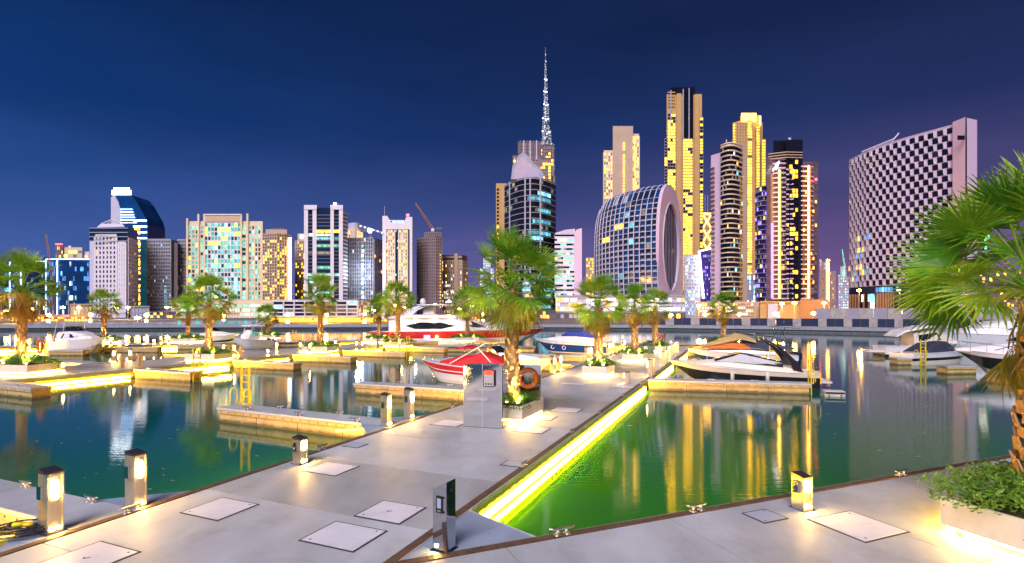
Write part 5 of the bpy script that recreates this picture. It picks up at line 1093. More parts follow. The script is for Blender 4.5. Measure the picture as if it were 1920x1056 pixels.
# ---- brown construction tower with crane
D = 420; b = Bld('unfinished_tower', 'dark brown unfinished tower under a leaning crane', 805, D); f = arc(783, D + 6, 828, D, 6, 4); z = b.z(447, D); b.mass(f, z, 'b_dbrown', name='core')
for i in range(4): b.face(f[i], f[i + 1], 0, z, 3, 25, 'b_brown', {'l_dim': .03}, .7, .9, .7, 'merge', 'b_dbrown')
b.mass(arc(796, D + 6, 827, D + 4, 3, 3), b.z(436, D), 'b_dbrown', z, 8, 'upper_storey'); b.face((796, D + 1), (827, D - 1), z, b.z(436, D), 8, 2, 'b_brown', {}, .4, .4, .4)
for k in range(18): ubox('work_light', 'l_warm', b.t, (b.l(826.5, D).x, -3, 8 + k * 2.4), (.5, .3, .9))
crane('leaning luffing crane on the dark brown unfinished tower', 812, 424, 440, 432, [(813, 432), (779, 381)]); D = 424
D = 440; b = Bld('apartment_block', 'beige apartment block right of the brown unfinished tower', 850, D); z = b.z(478, D); f = [(828, D), (866, D), (876, D + 10)]; b.mass(f, z, 'b_dbrown', name='glazing'); b.face(f[0], f[1], 0, z - 5, 11, 17, 'b_beige', {'l_white': .10, 'l_warm': .08, 'l_dim': .1}, .9, 1.0, .6); b.face(f[1], f[2], 0, z - 5, 4, 17, 'b_beige', {'l_warm': .1}, .9, 1.0, .6); b.mass([(852, D - 1.5), (858, D - 1.5)], z + 1, 'b_beige', 0, 4, 'stair_wall'); b.hstrip(828, 866, D, z - 2, 1.2, 'b_beige', 'parapet')
b.face((829, D - 1), (850, D - 1), 0, z * .45, 7, 8, None, {'l_white': .45}, 1.0, 1.2, .3)
# ---- white long podium and orange arcade
D = 290; b = Bld('parking_podium', 'long white parking podium with dark open floors above the orange arcade', 600, D); z = b.z(565, D); b.mass([(513, D), (671, D), (690, D + 12)], z, 'g_navy', b.z(593, D), 22, 'core'); b.face((513, D), (671, D), b.z(593, D), z, 8, 4, 'b_white', {'l_cyan': .12, 'l_dim': .2}, .5, .55, 1.0, 'all', 'g_navy', True); b.face((671, D), (690, D + 12), b.z(593, D), z, 5, 4, 'b_white', {'l_warm': .5, 'l_white': .3}, .5, .6, .8, 'all', 'g_navy', True)
b.hstrip(513, 671, D, z + .4, .8, 'b_lav', 'parapet'); b.mass([(513, D - 1.5), (690, D - 1.5)], b.z(593, D) - .2, 'b_cream', b.z(597, D), 20, 'deck_edge')
b = Bld('shop_arcade', 'row of orange lit shop fronts at the canal edge', 620, 163); D = 163; z = b.z(594.5, D); b.mass([(508, D), (700, D)], z, 'b_rust', 0, 14); b.face((508, D), (700, D), .3, z - .3, 40, 2, 'b_gold', {'l_arcade': .80, 'l_bar': .17}, .15, .14, .3, 'merge', 'b_rust', clump=.2)
# ---- towers behind the central palm
D = 900; b = Bld('far_tower', 'far tower glittering blue white behind the central palm', 915, D); z = b.z(482, D); b.mass([(900, D), (926, D)], z * .8, 'b_grey'); b.face((900, D), (926, D), 2, z * .8, 9, 16, 'b_grey', {'l_cyan': .35, 'l_white': .3}, 1, 2, .6); b.mass([(906, D), (920, D)], z, 'b_grey', z * .8, 10, 'upper_stage'); b.face((906, D), (920, D), z * .8, z, 5, 6, None, {'l_cyan': .5, 'l_white': .4}, 1, 2, .6)
D = 480; b = Bld('slab_tower', 'tan slab tower left of the curved dark glass tower', 938, D); z = b.z(344, D); b.mass([(930, D), (949, D)], z, 'b_gold'); b.face((931, D), (936, D), 2, z - 4, 1, 34, 'b_gold', {'l_gold': .1}, .5, 1.2, .4, 'merge'); b.mass([(931.2, D - .1), (935.8, D - .1)], z - 4, 'g_black', 2, .3, 'glazing')
D = 560; b = Bld('twin_tower', 'brown purple high rise behind the sail topped tower', 1000, D); 
for x0, x1, y, mt in ((972, 1014, 266, 'b_brown'), (962, 973, 292, 'b_beige'), (1012, 1038, 272, 'b_brown'), (1028, 1040, 330, 'b_beige')):
    z = b.z(y, D); b.mass([(x0, D), (x1, D)], z, mt, 0, 20, 'wing'); b.face((x0, D), (x1, D), z - 90, z - 4, max(2, int((x1 - x0) / 5)), 24, mt, {'l_gold': .22, 'l_warm': .12} if x0 != 972 else {'l_gold': .03, 'l_dim': .1}, 1.0, 1.2, .5, 'merge', 'g_plum'); b.face((x0, D), (x1, D), z - 14, z, max(2, int((x1 - x0) / 5)), 1, 'b_dbrown', {}, 1.2, .8, .8)
for k in range(6): b.vstrip(976 + 6 * k, D, b.z(300, D), b.z(264, D), 1.2, 'b_lav' if k % 2 else 'b_dbrown', 'fin')
# ---- the sail topped curved glass tower
D = 330; b = Bld('glass_tower', 'dark curved glass tower with white sail shaped top', 993, D); f = arc(946, D + 22, 1042, D + 18, 20, 10); z = b.z(334, D); b.mass(f, z, 'g_black', name='glazing'); rowsN = 24
for i in range(10):
    pal = {'l_cyan': .02, 'l_blue': .03} if i < 4 else {'l_cyan': .10, 'l_teal': .10, 'l_blue': .06, 'l_warm': .03} if i < 7 else {'l_cyan': .16, 'l_teal': .12, 'l_green': .08, 'l_warm': .06}
    b.face(f[i], f[i + 1], 2, z, 2, rowsN, 'b_dgrey', {}, .12, .45, .35, 'all', 'g_black', False) if i < 0 else None
runs = {}
for j in range(rowsN):
    if b.rd.random() < .55:
        i0 = b.rd.choice([0, 3, 8, 10, 13, 15]); mt = b.rd.choice(['l_cyan', 'l_cyan', 'l_teal', 'l_green', 'l_warm', 'l_blue'])
        for i in range(i0, i0 + b.rd.choice([2, 3, 4, 5])): runs[(i, j)] = mt
for j in (1, 3, 6, 8, 9, 14, 16, 18, 20, 21):
    for i in range(13 - (j % 3) * 2, 18): runs[(i, j)] = 'l_cyan' if j % 2 else ('l_teal' if i % 3 else 'l_blue')
for j in (4, 5, 12): 
    for i in (7, 8, 9): runs[(i, j)] = 'l_cyan'
for i in range(20):
    (xa, da), (xb, db) = f[i // 2], f[i // 2 + 1]; h0 = (i % 2) / 2; pa = (xa + (xb - xa) * h0, da + (db - da) * h0); pb = (xa + (xb - xa) * (h0 + .5), da + (db - da) * (h0 + .5)); a, c = b.l(*pa), b.l(*pb); dd = c - a
    for j in range(rowsN):
        ch = (z - 2) / rowsN; mt = runs.get((i, j), 'g_black' if b.rd.random() < .93 else 'l_dim'); nn = Vector((dd.y, -dd.x, 0)).normalized() * .06
        ubox('window', mt, b.t, ((a.x + c.x) / 2 + nn.x, (a.y + c.y) / 2 + nn.y, 2 + ch * (j + .5)), (dd.length * .97, .1, ch * (.62 if mt != 'g_black' else .86)), math.atan2(dd.y, dd.x))
b.slabs(f, 2, z, rowsN + 1, 'b_grey', .25, .35, 4, 'floor_band')
for i in (1, 4, 5, 7): p = f[i]; b.vstrip(p[0], p[1], 1, z + 1, .9, 'b_grey', 'fin', .6)
b.sil([(958, 336), (961, 312), (972, 292), (981, 285), (988, 290), (1000, 306), (1012, 315), (1019, 327), (1019, 336)], D + 6, 16, 'b_grey', 'sail_roof'); b.sil([(964, 322), (972, 302), (981, 292), (990, 303), (1000, 314), (1012, 322), (1012, 336), (964, 336)], D + 5.4, .6, 'b_mauve', 'sail_panel'); b.slabs(f, z - .2, z + .6, 2, 'b_grey', .6, .5, 14, 'roof_edge')
# ---- tallest spire
D = 1640; b = Bld('skyscraper', 'very tall tapering spire tower sparkling with white lights', 1023, D, 'skyscraper')
m_ = M('spire_skin', (.16, .17, .22), .3, metal=.4, var=.2, vs=.1); n_ = m_.node_tree.nodes; l_ = m_.node_tree.links
g_ = n_.new('ShaderNodeNewGeometry'); v_ = n_.new('ShaderNodeTexVoronoi'); v_.inputs['Scale'].default_value = .28; l_.new(g_.outputs['Position'], v_.inputs['Vector']); r_ = n_.new('ShaderNodeMapRange'); r_.inputs[1].default_value = .34; r_.inputs[2].default_value = .12; r_.inputs[3].default_value = 0; r_.inputs[4].default_value = 1.8; l_.new(v_.outputs['Distance'], r_.inputs[0])
l_.new(r_.outputs[0], n_['Principled BSDF'].inputs['Emission Strength']); n_['Principled BSDF'].inputs['Emission Color'].default_value = (.85, .9, 1, 1); m_.cycles.emission_sampling = 'NONE'
tiers = [(600, 270, 13.5, 1023), (270, 246, 8.2, 1023.5), (246, 222, 6.4, 1022.8), (222, 196, 4.8, 1023.4), (196, 172, 3.8, 1022.6), (172, 150, 2.8, 1023.2), (150, 132, 2.0, 1022.6), (132, 112, 1.3, 1022.8), (112, 89, .7, 1022.8)]
for y0, y1, hw, xc in tiers:
    r0 = hw / F * D; c = b.l(xc, D); m = MB(); rg = []
    for y in (y0, y1): rg.append([(c.x + r0 * (1 + .22 * math.cos(3 * a)) * math.cos(a), r0 * (1 + .22 * math.cos(3 * a)) * math.sin(a), max(0, b.z(y, D))) for a in [6.28319 * k / 18 for k in range(18)]])
    m.loft(rg); m.build('tier', 'spire_skin', b.t)
    for k, (dx, ex) in enumerate(((-.95, 7), (.9, 11), (.05, 16))):
        if hw > 2: ubox('ledge', 's_white', b.t, (c.x + dx * r0 * .8, -r0 * .9, b.z(y1 - 1 + ex * .5 * (hw / 8), D)), (r0 * .35, 1, 2.2))
# ---- white banded office with tall end wall
D = 330; b = Bld('office_tower', 'white banded office building with tall curved end wall', 1065, D); z = b.z(440, D); b.mass([(1040, D), (1084, D)], z, 'g_black', name='glazing'); b.face((1040, D), (1084, D), b.z(557, D), z - 2, 8, 13, 'b_white', {'l_cyan': .22, 'l_green': .08, 'l_teal': .12, 'l_warm': .04, 'l_white': .08}, .15, 1.6, .7, 'all', 'g_black', True, piers=False, clump=.35)
b.sil([(1077, 600), (1077, 436), (1082, 430), (1091, 428), (1091, 600)], D - 2, 18, 'b_pink', 'end_wall'); b.sil([(1041, 442), (1041, 437), (1060, 431), (1078, 429), (1078, 442)], D + .3, 10, 'b_lav', 'roof')
D = 800; b = Bld('far_tower', 'small far beige tower in the gap right of the banded office', 1105, D); z = b.z(484, D); b.mass([(1099, D), (1113, D)], z, 'b_beige'); b.face((1099, D), (1113, D), 2, z, 4, 18, 'b_beige', {'l_gold': .4, 'l_warm': .2}, 1, 1.6, .5)
# ---- building with the great oval end
def oval_building():
    b = Bld('oval_building', 'barrel roofed blue glass building with pink ring shaped end', 1190, 320); E0 = b.l(1233, 300); E1 = b.l(1276, 338); EL = b.l(1111, 346); cap = (E1 - E0); Wd = cap.length; cap.normalize(); ax = EL - E0; zs = 11.5; b.t.location.z += zs; H = b.z(341, 310) - zs; zc = H * .47; hz = H - zc
    nse = 2.35
    def sec(ph, k=1.0):
        c, s_ = math.cos(ph), math.sin(ph); c = math.copysign(abs(c) ** (2 / nse), c); s_ = math.copysign(abs(s_) ** (2 / nse), s_)
        return Wd / 2 - Wd / 2 * c * k, zc + hz * s_ * k
    def pos(s, ph, out=0):
        k = 1.0 if s < .70 else math.sqrt(max(.0, 1 - ((s - .70) / .42) ** 2)) * .5 + .5
        a, z = sec(ph); a = a * .25 if ph < 0 else a; a = Wd / 2 + (a - Wd / 2) * (k + out / (Wd / 2)); z = zc + (z - zc) * ((.25 + .75 * k if z > zc else 1) + out / hz)
        bow = 7 * math.sin(math.pi * s); p = E0 + ax * s + cap * (a - bow); return Vector((p.x, p.y, max(0, z)))
    # angle for a height
    def ph_of(z): t = max(-1, min(1, (z - zc) / hz)); return math.copysign(math.asin(abs(t) ** (nse / 2)), t)
    phs = [ph_of(H * (.03 + .82 * j / 17)) for j in range(18)]; p1 = phs[-1]; phs += [p1 + (math.radians(128) - p1) * (j + 1) / 5 for j in range(5)]
    ns = 14; ss = [i / ns for i in range(ns + 1)]
    m = MB(); m.loft([[tuple(pos(s, p, -.8)) for p in [-1.2] + phs + [2.6]] for s in ss], False, False); m.build('glazing', 'g_navy', b.t)
    for s in ss: m = MB(); m.tube([pos(s, p, .25) for p in phs], .30, 5); m.build('rib', 'b_lav', b.t)
    for j, p in enumerate(phs[:-1]): m = MB(); m.tube([pos(s, p, .05) for s in ss], .20 if j < 17 else .15, 4); m.build('floor_band', 'b_lav', b.t)
    q = random.Random(5)
    for i in range(ns):
        for j in range(len(phs) - 1):
            e = .06; A = [pos(ss[i] + e / ns * 1.5, phs[j], -.5), pos(ss[i + 1] - e / ns * 1.5, phs[j], -.5), pos(ss[i + 1] - e / ns * 1.5, phs[j + 1], -.5), pos(ss[i] + e / ns * 1.5, phs[j + 1], -.5)]
            r = q.random(); mt = 'g_navy' if r < .62 else 'g_blue' if r < .975 else 'l_dim' if r < .985 else 'l_teal' if r < .995 else 'l_cyan'
            if (i, j) in ((7, 12), (6, 12), (9, 10), (10, 10)): mt = 'l_gold'
            if j >= 17: mt = 'g_blue' if r < .6 else 'b_grey' if r < .8 else 'g_navy'
            m = MB(); m.quad(*A[::-1]); m.build('window', mt, b.t)
            if j < 17 and r < .8: c = (A[0] + A[1]) / 2; d = A[1] - A[0]; ubox('balcony_rail', 'b_grey', b.t, (c.x, c.y, c.z + .5), (d.length * .8, .15, .7), math.atan2(d.y, d.x))
    # ring end
    nrm = Vector((cap.y, -cap.x, 0)); nrm = nrm if nrm.dot(-ax) > 0 else -nrm
    out = [sec(math.pi * 2 * k / 48) for k in range(48)]; inn = [(Wd / 2 + Wd * .35 * -math.cos(math.pi * 2 * k / 48), H * .455 + H * .385 * math.sin(math.pi * 2 * k / 48)) for k in range(48)]
    def w3(a, z, o): p = E0 + cap * a + nrm * o; return (p.x, p.y, max(0, z))
    m = MB(); vs = [w3(*p, .8) for p in out] + [w3(*p, .8) for p in inn] + [w3(*p, -1) for p in inn] + [w3(*p, -1) for p in out]; fs = []
    for k in range(48): k2 = (k + 1) % 48; fs += [(k, k2, 48 + k2, 48 + k), (48 + k, 48 + k2, 96 + k2, 96 + k), (k2, k, 144 + k, 144 + k2)]
    m.add(vs, fs); m.build('ring_wall', 'b_pink', b.t)
    # skirt that brings the ring down to the podium
    m = MB(); m.add([w3(-.2, 0, .78), w3(Wd * 1.02, 0, .78), w3(Wd * 1.02, zc, .78), w3(Wd * .93, zc * .5, .78), w3(Wd * .5, .5, .78), w3(Wd * .07, zc * .5, .78), w3(-.2, zc, .78)], [(0, 6, 5), (0, 5, 4), (0, 4, 1), (1, 4, 3), (1, 3, 2)]); m.build('ring_base', 'b_pink', b.t)
    m = MB(); m.add([w3(*p, -.2) for p in inn], [tuple(range(48))]); m.build('oval_glazing', 'g_plum', b.t)
    for k in range(1, 5): a = Wd * (.15 + .70 * k / 5); hh = math.sqrt(max(0, 1 - ((a - Wd / 2) / (Wd * .35)) ** 2)) * H * .385; p = w3(a, H * .455, .0); ubox('mullion', 'b_dgrey', b.t, p, (.35, .35, 2 * hh), math.atan2(cap.y, cap.x))
    m = MB(); lst = [w3(*p, .95) for p in inn]; m.tube(lst + lst[:1], .45, 5); m.build('ring_trim', 'b_lav', b.t)
    return b
oval_building()
D = 288; b = Bld('retail_podium', 'white lit retail podium below the oval ended building', 1160, D); z = b.z(556, D); b.mass([(1042, D), (1284, D)], z, 'b_lav', 0, 70); b.face((1042, D), (1284, D), b.z(584, D), z - .6, 30, 3, 'b_lav', {'l_white': .62, 'l_warm': .15}, .25, .7, .6, 'lit', 'b_grey', clump=.4); b.face((1042, D), (1284, D), .2, b.z(588, D), 30, 1, 'b_dgrey', {'l_dim': .4, 'l_orange': .1}, .4, .5, .5, 'merge'); b.hstrip(1042, 1284, D, z + .3, .9, 'b_grey', 'parapet')
# ---- beige twin stepped tower
D = 690; b = Bld('residential_tower', 'beige stepped residential tower above the barrel roof', 1165, D)
for x0, x1, y, c, mt in ((1132, 1165, 282, 8, 'b_cream'), (1165, 1198, 251, 8, 'b_cream'), (1149, 1187, 238, 2, 'b_beige')):
    z = b.z(y, D); dd = D - (3 if c == 2 else 0); b.mass([(x0, dd), (x1, dd)], z, mt, 0, 20, 'wing')
    if c > 2: b.face((x0, dd), (x1, dd), 60, z - 3, c, 38, mt, {'g_black': .30, 'l_gold': .42, 'l_warm': .14}, 1.8, 1.2, .6, 'merge', 'b_cream')
for x in (1170, 1190): b.face((x - 1.2, D - 4), (x + 1.2, D - 4), 70, b.z(262, D), 1, 40, None, {'l_bar': .85}, .3, 1.6, .3)
# ---- tall gold tower
D = 590; b = Bld('skyscraper', 'tallest gold lit residential tower with dark crown', 1282, D, 'skyscraper')
for x0, x1, y, mt, nm in ((1246, 1318, 300, 'b_brown', 'base_wing'), (1250, 1316, 178, 'b_gold', 'shaft'), (1257, 1303, 166, 'g_black', 'crown')):
    Z0 = b.z(178, D) if nm == 'crown' else 0
    b.mass([(x0, D + (0 if nm == 'base_wing' else -2 if nm == 'shaft' else -3)), (x1, D + (0 if nm == 'base_wing' else -2 if nm == 'shaft' else -3))], b.z(y, D), mt, Z0, 24, nm)
for x0, x1, y0, y1, c, r, pal in ((1252, 1266, 545, 215, 3, 80, {'l_gold': .58, 'l_yel': .2}), (1281, 1298, 545, 262, 4, 72, {'l_gold': .62, 'l_yel': .22}), (1312, 1318, 545, 222, 1, 80, {'l_gold': .7}), (1246, 1251, 545, 262, 1, 70, {'l_gold': .3})):
    b.mass([(x0, D - 2.3), (x1, D - 2.3)], b.z(y1, D), 'g_black', 10, .4, 'glazing'); b.face((x0, D - 2.4), (x1, D - 2.4), b.z(y0, D), b.z(y1, D), c, int(r * .72), 'b_brown', pal, .35, 1.1, .6, 'merge', 'g_black', clump=.45)
b.mass([(1281, D - 2.6), (1300, D - 2.6)], b.z(176, D), 'g_black', b.z(262, D), .6, 'upper_glazing')
for x, y0, y1 in ((1273, 600, 178), (1307, 600, 180), (1281, 262, 170), (1292, 262, 168), (1258, 240, 172)): b.vstrip(x, D - 3, max(0, b.z(y0, D)), b.z(y1, D), 5.0 if x in (1273, 1307) else 1.2, 'b_gold' if x in (1273, 1307) else 'b_grey', 'pier')
for j in range(5): b.hstrip(1252, 1266, D - 3, b.z(200 - 6 * j, D), 1.2, 'b_gold', 'crown_band')
# ---- blue lit low tower with slanting light line, X braced slim tower
D = 360; b = Bld('office_tower', 'low office with slanting white light line beside the gold tower', 1308, D); z = b.z(478, D); b.mass([(1282, D), (1318, D)], z, 'b_lav', 0, 14); b.face((1284, D), (1312, D), 2, z - 2, 9, 16, 'b_white', {'l_cyan': .2, 'l_blue': .25, 'l_white': .1}, .4, 1.0, .5, 'merge', 'g_navy'); b.mass([(1314, D - 1), (1334, D - 1)], b.z(468, D), 'g_purple', 0, 14, 'side_wing'); b.face((1318, D - 1), (1334, D - 1), 2, b.z(470, D), 5, 17, 'g_purple', {'l_blue': .3, 's_violet': .3}, .4, 1.0, .4)
m = MB(); a, c = b.l(1319, D - 2.5), b.l(1311, D - 2.5); m.tube([(a.x, a.y, b.z(560, D)), (c.x, c.y, b.z(472, D))], .7, 5); m.tube([(c.x, c.y, b.z(472, D)), (b.l(1333, D - 2.5).x, c.y, b.z(467, D))], .5, 5); m.build('light_line', 's_white', b.t)
D = 700; b = Bld('slim_tower', 'slim far tower with gold crossed bracing and twin masts', 1325, D); z = b.z(400, D); b.mass([(1315, D), (1335, D)], z, 'b_brown'); b.face((1315, D), (1335, D), 20, z, 5, 20, 'b_brown', {'l_dim': .3, 'l_gold': .1}, .8, 1.4, .4); m = MB()
for k in range(3):
    za, zb = z - 20 - 18 * k, z - 2 - 18 * k; xa, xb = b.l(1317, D).x, b.l(1333, D).x; m.tube([(xa, -1.5, za), (xb, -1.5, zb)], .6, 4); m.tube([(xb, -1.5, za), (xa, -1.5, zb)], .6, 4)
m.build('bracing', 's_gold', b.t); b.hstrip(1316, 1334, D, z - 1, 2, 's_gold', 'crown_light')
for x in (1322, 1327): b.vstrip(x, D, z, b.z(366, D), .8, 'b_grey', 'mast')
# ---- gold ribbed tower behind
D = 560; b = Bld('residential_tower', 'gold glowing tower with rounded lantern crown', 1404, D)
for x0, x1, y, nm in ((1372, 1436, 262, 'shaft'), (1374, 1430, 230, 'upper_shaft'), (1388, 1428, 218, 'crown')): b.mass(arc(x0, D, x1, D, 6, 6), b.z(y, D), 'b_gold', {'shaft': 0, 'upper_shaft': b.z(262, D), 'crown': b.z(230, D)}[nm], 22, nm)
fr = lambda x: D - 4.5
for x0, x1, y0, y1, c, mt in ((1401, 1410, 520, 232, 1, 'l_bar'), (1374, 1379, 300, 236, 1, 'l_bar'), (1418, 1424, 520, 240, 1, 'l_gold'), (1428, 1435, 420, 266, 1, 'l_gold')):
    r = int((y1 and (y0 - y1)) / 5.2); b.mass([(x0, D - 6.3), (x1, D - 6.3)], b.z(y1, D), 'b_brown', b.z(y0, D), .3, 'recess'); b.face((x0, D - 6.6), (x1, D - 6.6), b.z(y0, D), b.z(y1, D), c, r, 'b_gold', {mt: .96}, .6, 1.1, .5, 'lit' if x0 == 1401 else 'merge')
b.face((1380, D - 6.2), (1400, D - 6.2), b.z(300, D), b.z(234, D), 4, 12, 'b_gold', {'g_black': .9}, 2.2, 1.0, .6, 'merge', 'b_gold')
for j in range(5): b.hstrip(1390, 1418, D - 6, b.z(218 + 3.4 * j, D), 1.0, 's_gold', 'crown_light')
b.vstrip(1425, D - 6, b.z(240, D), b.z(222, D), 1.4, 's_gold', 'crown_light')
# ---- dark balcony tower
D = 345; b = Bld('apartment_tower', 'dark curved balcony tower with pale side slab', 1364, D); f = arc(1351, D, 1393, D + 2, 7, 7); z = b.z(276, D); b.mass(f, z, 'g_black', name='glazing'); zb = b.z(565, D)
b.slabs(f, zb, z - 1, 33, 'b_cream', 1.2, .75); 
for i in range(7): b.face(f[i], f[i + 1], zb, z - 1, 2, 32, None, {'l_warm': .02, 'l_cyan': .025 if i > 3 else 0, 'l_dim': .10, 'l_white': .015}, .4, 1.2, .4, 'lit', 'g_black')
b.mass([(1333, D + 8), (1352, D + 1)], b.z(285, D), 'b_pink', 0, 10, 'side_slab'); b.slabs([(1332, D + 7), (1340, D + 4)], zb, b.z(310, D), 30, 'b_beige', .8, .42, 3); b.mass([(1391, D + 1), (1400, D + 3)], b.z(265, D), 'b_beige', 0, 12, 'end_wall'); b.slabs(f, z - .5, z + .8, 2, 'b_cream', .8, .7, 14, 'roof_edge')
b.vstrip(1362, D + 5, z, b.z(258, D), .6, 'b_lav', 'roof_mast'); b.hstrip(1354, 1362, D + 5, b.z(270, D), 1.5, 'b_lav', 'roof_gear')
# ---- violet lit curved tower
D = 400; b = Bld('apartment_tower', 'violet lit rounded balcony tower between two dark towers', 1430, D); f = arc(1416, D + 4, 1446, D, 6, 5); z = b.z(352, D); b.mass(f, z, 'g_purple', name='glazing'); b.slabs(f, 8, z, 26, 'b_lav', 1.0, .5)
for i in range(5): b.face(f[i], f[i + 1], 4, z, 2, 26, None, {'s_violet': .10, 'l_dim': .15, 'l_warm': .05}, .4, 1.3, .4, 'merge')
b.vstrip(1441, D - 4, 4, b.z(380, D), 2.0, 's_violet', 'light_strip', 1)
b.mass([(1396, D + 6), (1420, D + 6)], b.z(515, D), 'b_lav', 0, 8, 'annex'); b.face((1396, D + 6), (1420, D + 6), 2, b.z(515, D), 6, 8, 'b_lav', {'l_cyan': .4, 'l_white': .2}, .5, .9, .4)
# ---- dark twin tower with gold edge lines
D = 370; b = Bld('apartment_tower', 'dark twin apartment tower with glowing gold vertical lines', 1487, D); zb = b.z(560, D)
parts = [(1437, 1474, 292, 'g_mauve', D + 3), (1474, 1505, 262, 'g_black', D), (1502, 1534, 302, 'g_mauve', D + 2)]
for x0, x1, y, mt, dd in parts: b.mass([(x0, dd), (x1, dd)], b.z(y, D), mt, 0, 18, 'wing')
b.slabs([(1437, D + 6), (1462, D + 2), (1474, D + 2)], zb, b.z(296, D), 30, 'b_pink', 1.1, .85); b.slabs([(1474, D + 1), (1487, D), (1488, D)], zb, b.z(318, D), 27, 'b_pink', 1.1, .85); b.slabs([(1502, D + 1), (1520, D + 1), (1534, D + 6)], zb, b.z(312, D), 28, 'b_pink', 1.1, .85)
b.slabs([(1440, D + 5), (1474, D), (1505, D + 1)], b.z(296, D), b.z(286, D), 3, 'b_beige', 1.4, .5)
b.face((1480, D - .5), (1496, D - .5), zb, b.z(300, D), 3, 29, 'g_black', {'l_gold': .20, 'l_yel': .12}, .3, .8, .5, 'lit', 'g_black', clump=.35); b.face((1463, D - .5), (1479, D - .5), zb, b.z(320, D), 4, 27, None, {'l_gold': .07, 'l_dim': .25}, .6, 1.3, .4, 'lit'); b.face((1505, D - .3), (1532, D), zb, b.z(312, D), 6, 28, None, {'l_dim': .25, 'l_warm': .08}, .6, 1.4, .4, 'merge')
for x, y in ((1461, 320), (1516, 312)): b.vstrip(x, D - 1, zb, b.z(y, D), 1.0, 's_gold', 'light_strip', 1); b.vstrip(x + 2.4, D - 1, zb, b.z(y, D), 1.0, 'b_gold', 'pier', .6)
m = MB(); a, c = b.l(1449, D - 2), b.l(1459, D - 2); m.tube([(a.x, a.y, b.z(322, D)), (c.x, c.y, b.z(306, D))], .4, 4); m.tube([(b.l(1455, D - 2).x, a.y, b.z(320, D)), (b.l(1461, D - 2).x, c.y, b.z(304, D))], .4, 4); m.build('roof_light_line', 's_white', b.t)
b.mass([(1450, D + 4), (1500, D + 4)], b.z(260, D), 'g_black', b.z(290, D), 10, 'crown'); b.hstrip(1478, 1483, D + 6, b.z(257, D), 2.5, 'b_lav', 'roof_gear'); b.vstrip(1448, D - 3, zb, b.z(420, D), 1.6, 's_violet', 'light_strip', 1)
b.hstrip(1528, 1532, D, b.z(337, D), 1.5, 'red_light', 'beacon')
# ---- podiums and fences on the right bank
D = 250; b = Bld('retail_podium', 'orange lit podium with bright shelves of parking light', 1370, D); z = b.z(566, D); b.mass([(1304, D), (1424, D)], z, 'b_beige', 0, 14); b.face((1306, D), (1412, D), b.z(592, D), z - .6, 22, 4, 'b_beige', {'l_white': .30, 'l_warm': .28, 'l_orange': .1}, .25, .6, .5, 'lit', 'b_brown', clump=.4)
b = Bld('wall_block', 'blank orange lit wall block below the twin tower', 1490, 245); D = 245; b.mass([(1425, D), (1556, D)], b.z(566, D), 'b_gold', 0, 10); b.mass([(1500, D - 1), (1553, D - 1)], b.z(562, D), 'b_rust', 0, 8, 'billboard_wall'); b.face((1440, D - .5), (1462, D - .5), 1, b.z(572, D), 3, 4, 'b_beige', {'l_white': .5}, .4, .5, .4, 'lit'); b.mass([(1440, D - 2), (1458, D - 2)], b.z(570, D), 'b_lav', 0, 2, 'shutter'); b.hstrip(1425, 1556, D, b.z(566, D), .6, 'b_gold', 'parapet')
for i, (x0, x1, y, lab, pal) in enumerate([(1537, 1551, 492, 'far violet tower under construction with red beacon', {'l_dim': .3, 's_violet': .1}), (1552, 1566, 510, 'far low violet tower beside the gold crane', {'l_warm': .2}), (1572, 1591, 520, 'far pale tower with green crane light', {'l_white': .3, 'l_cyan': .3})]):
    D = 700; b = Bld('far_tower', lab, (x0 + x1) / 2, D); z = b.z(y, D); b.mass([(x0, D), (x1, D)], z, 'b_brown' if i < 2 else 'b_lav'); b.face((x0, D), (x1, D), 2, z, 5, 14, 'b_grey' if i == 2 else 'b_brown', pal, .9, 1.8, .5)
    if i == 2: b.mass([(x0 + 4, D), (x1 - 4, D)], b.z(500, D), 'b_lav', z, 8, 'upper_stage'); 
    b.hstrip(x0, x0 + 3, D, z + 2, 2, 'red_light' if i == 0 else 'l_green', 'beacon')
crane('gold lit crane mast far behind right of the twin tower', 1552, 680, 600, 490, [(1549, 489), (1556, 488)], 's_gold', 2.0)
crane('crane with green light on the far pale tower', 1582, 695, 520, 500, [(1584, 500), (1579, 468)], 'l_green', 1.5)
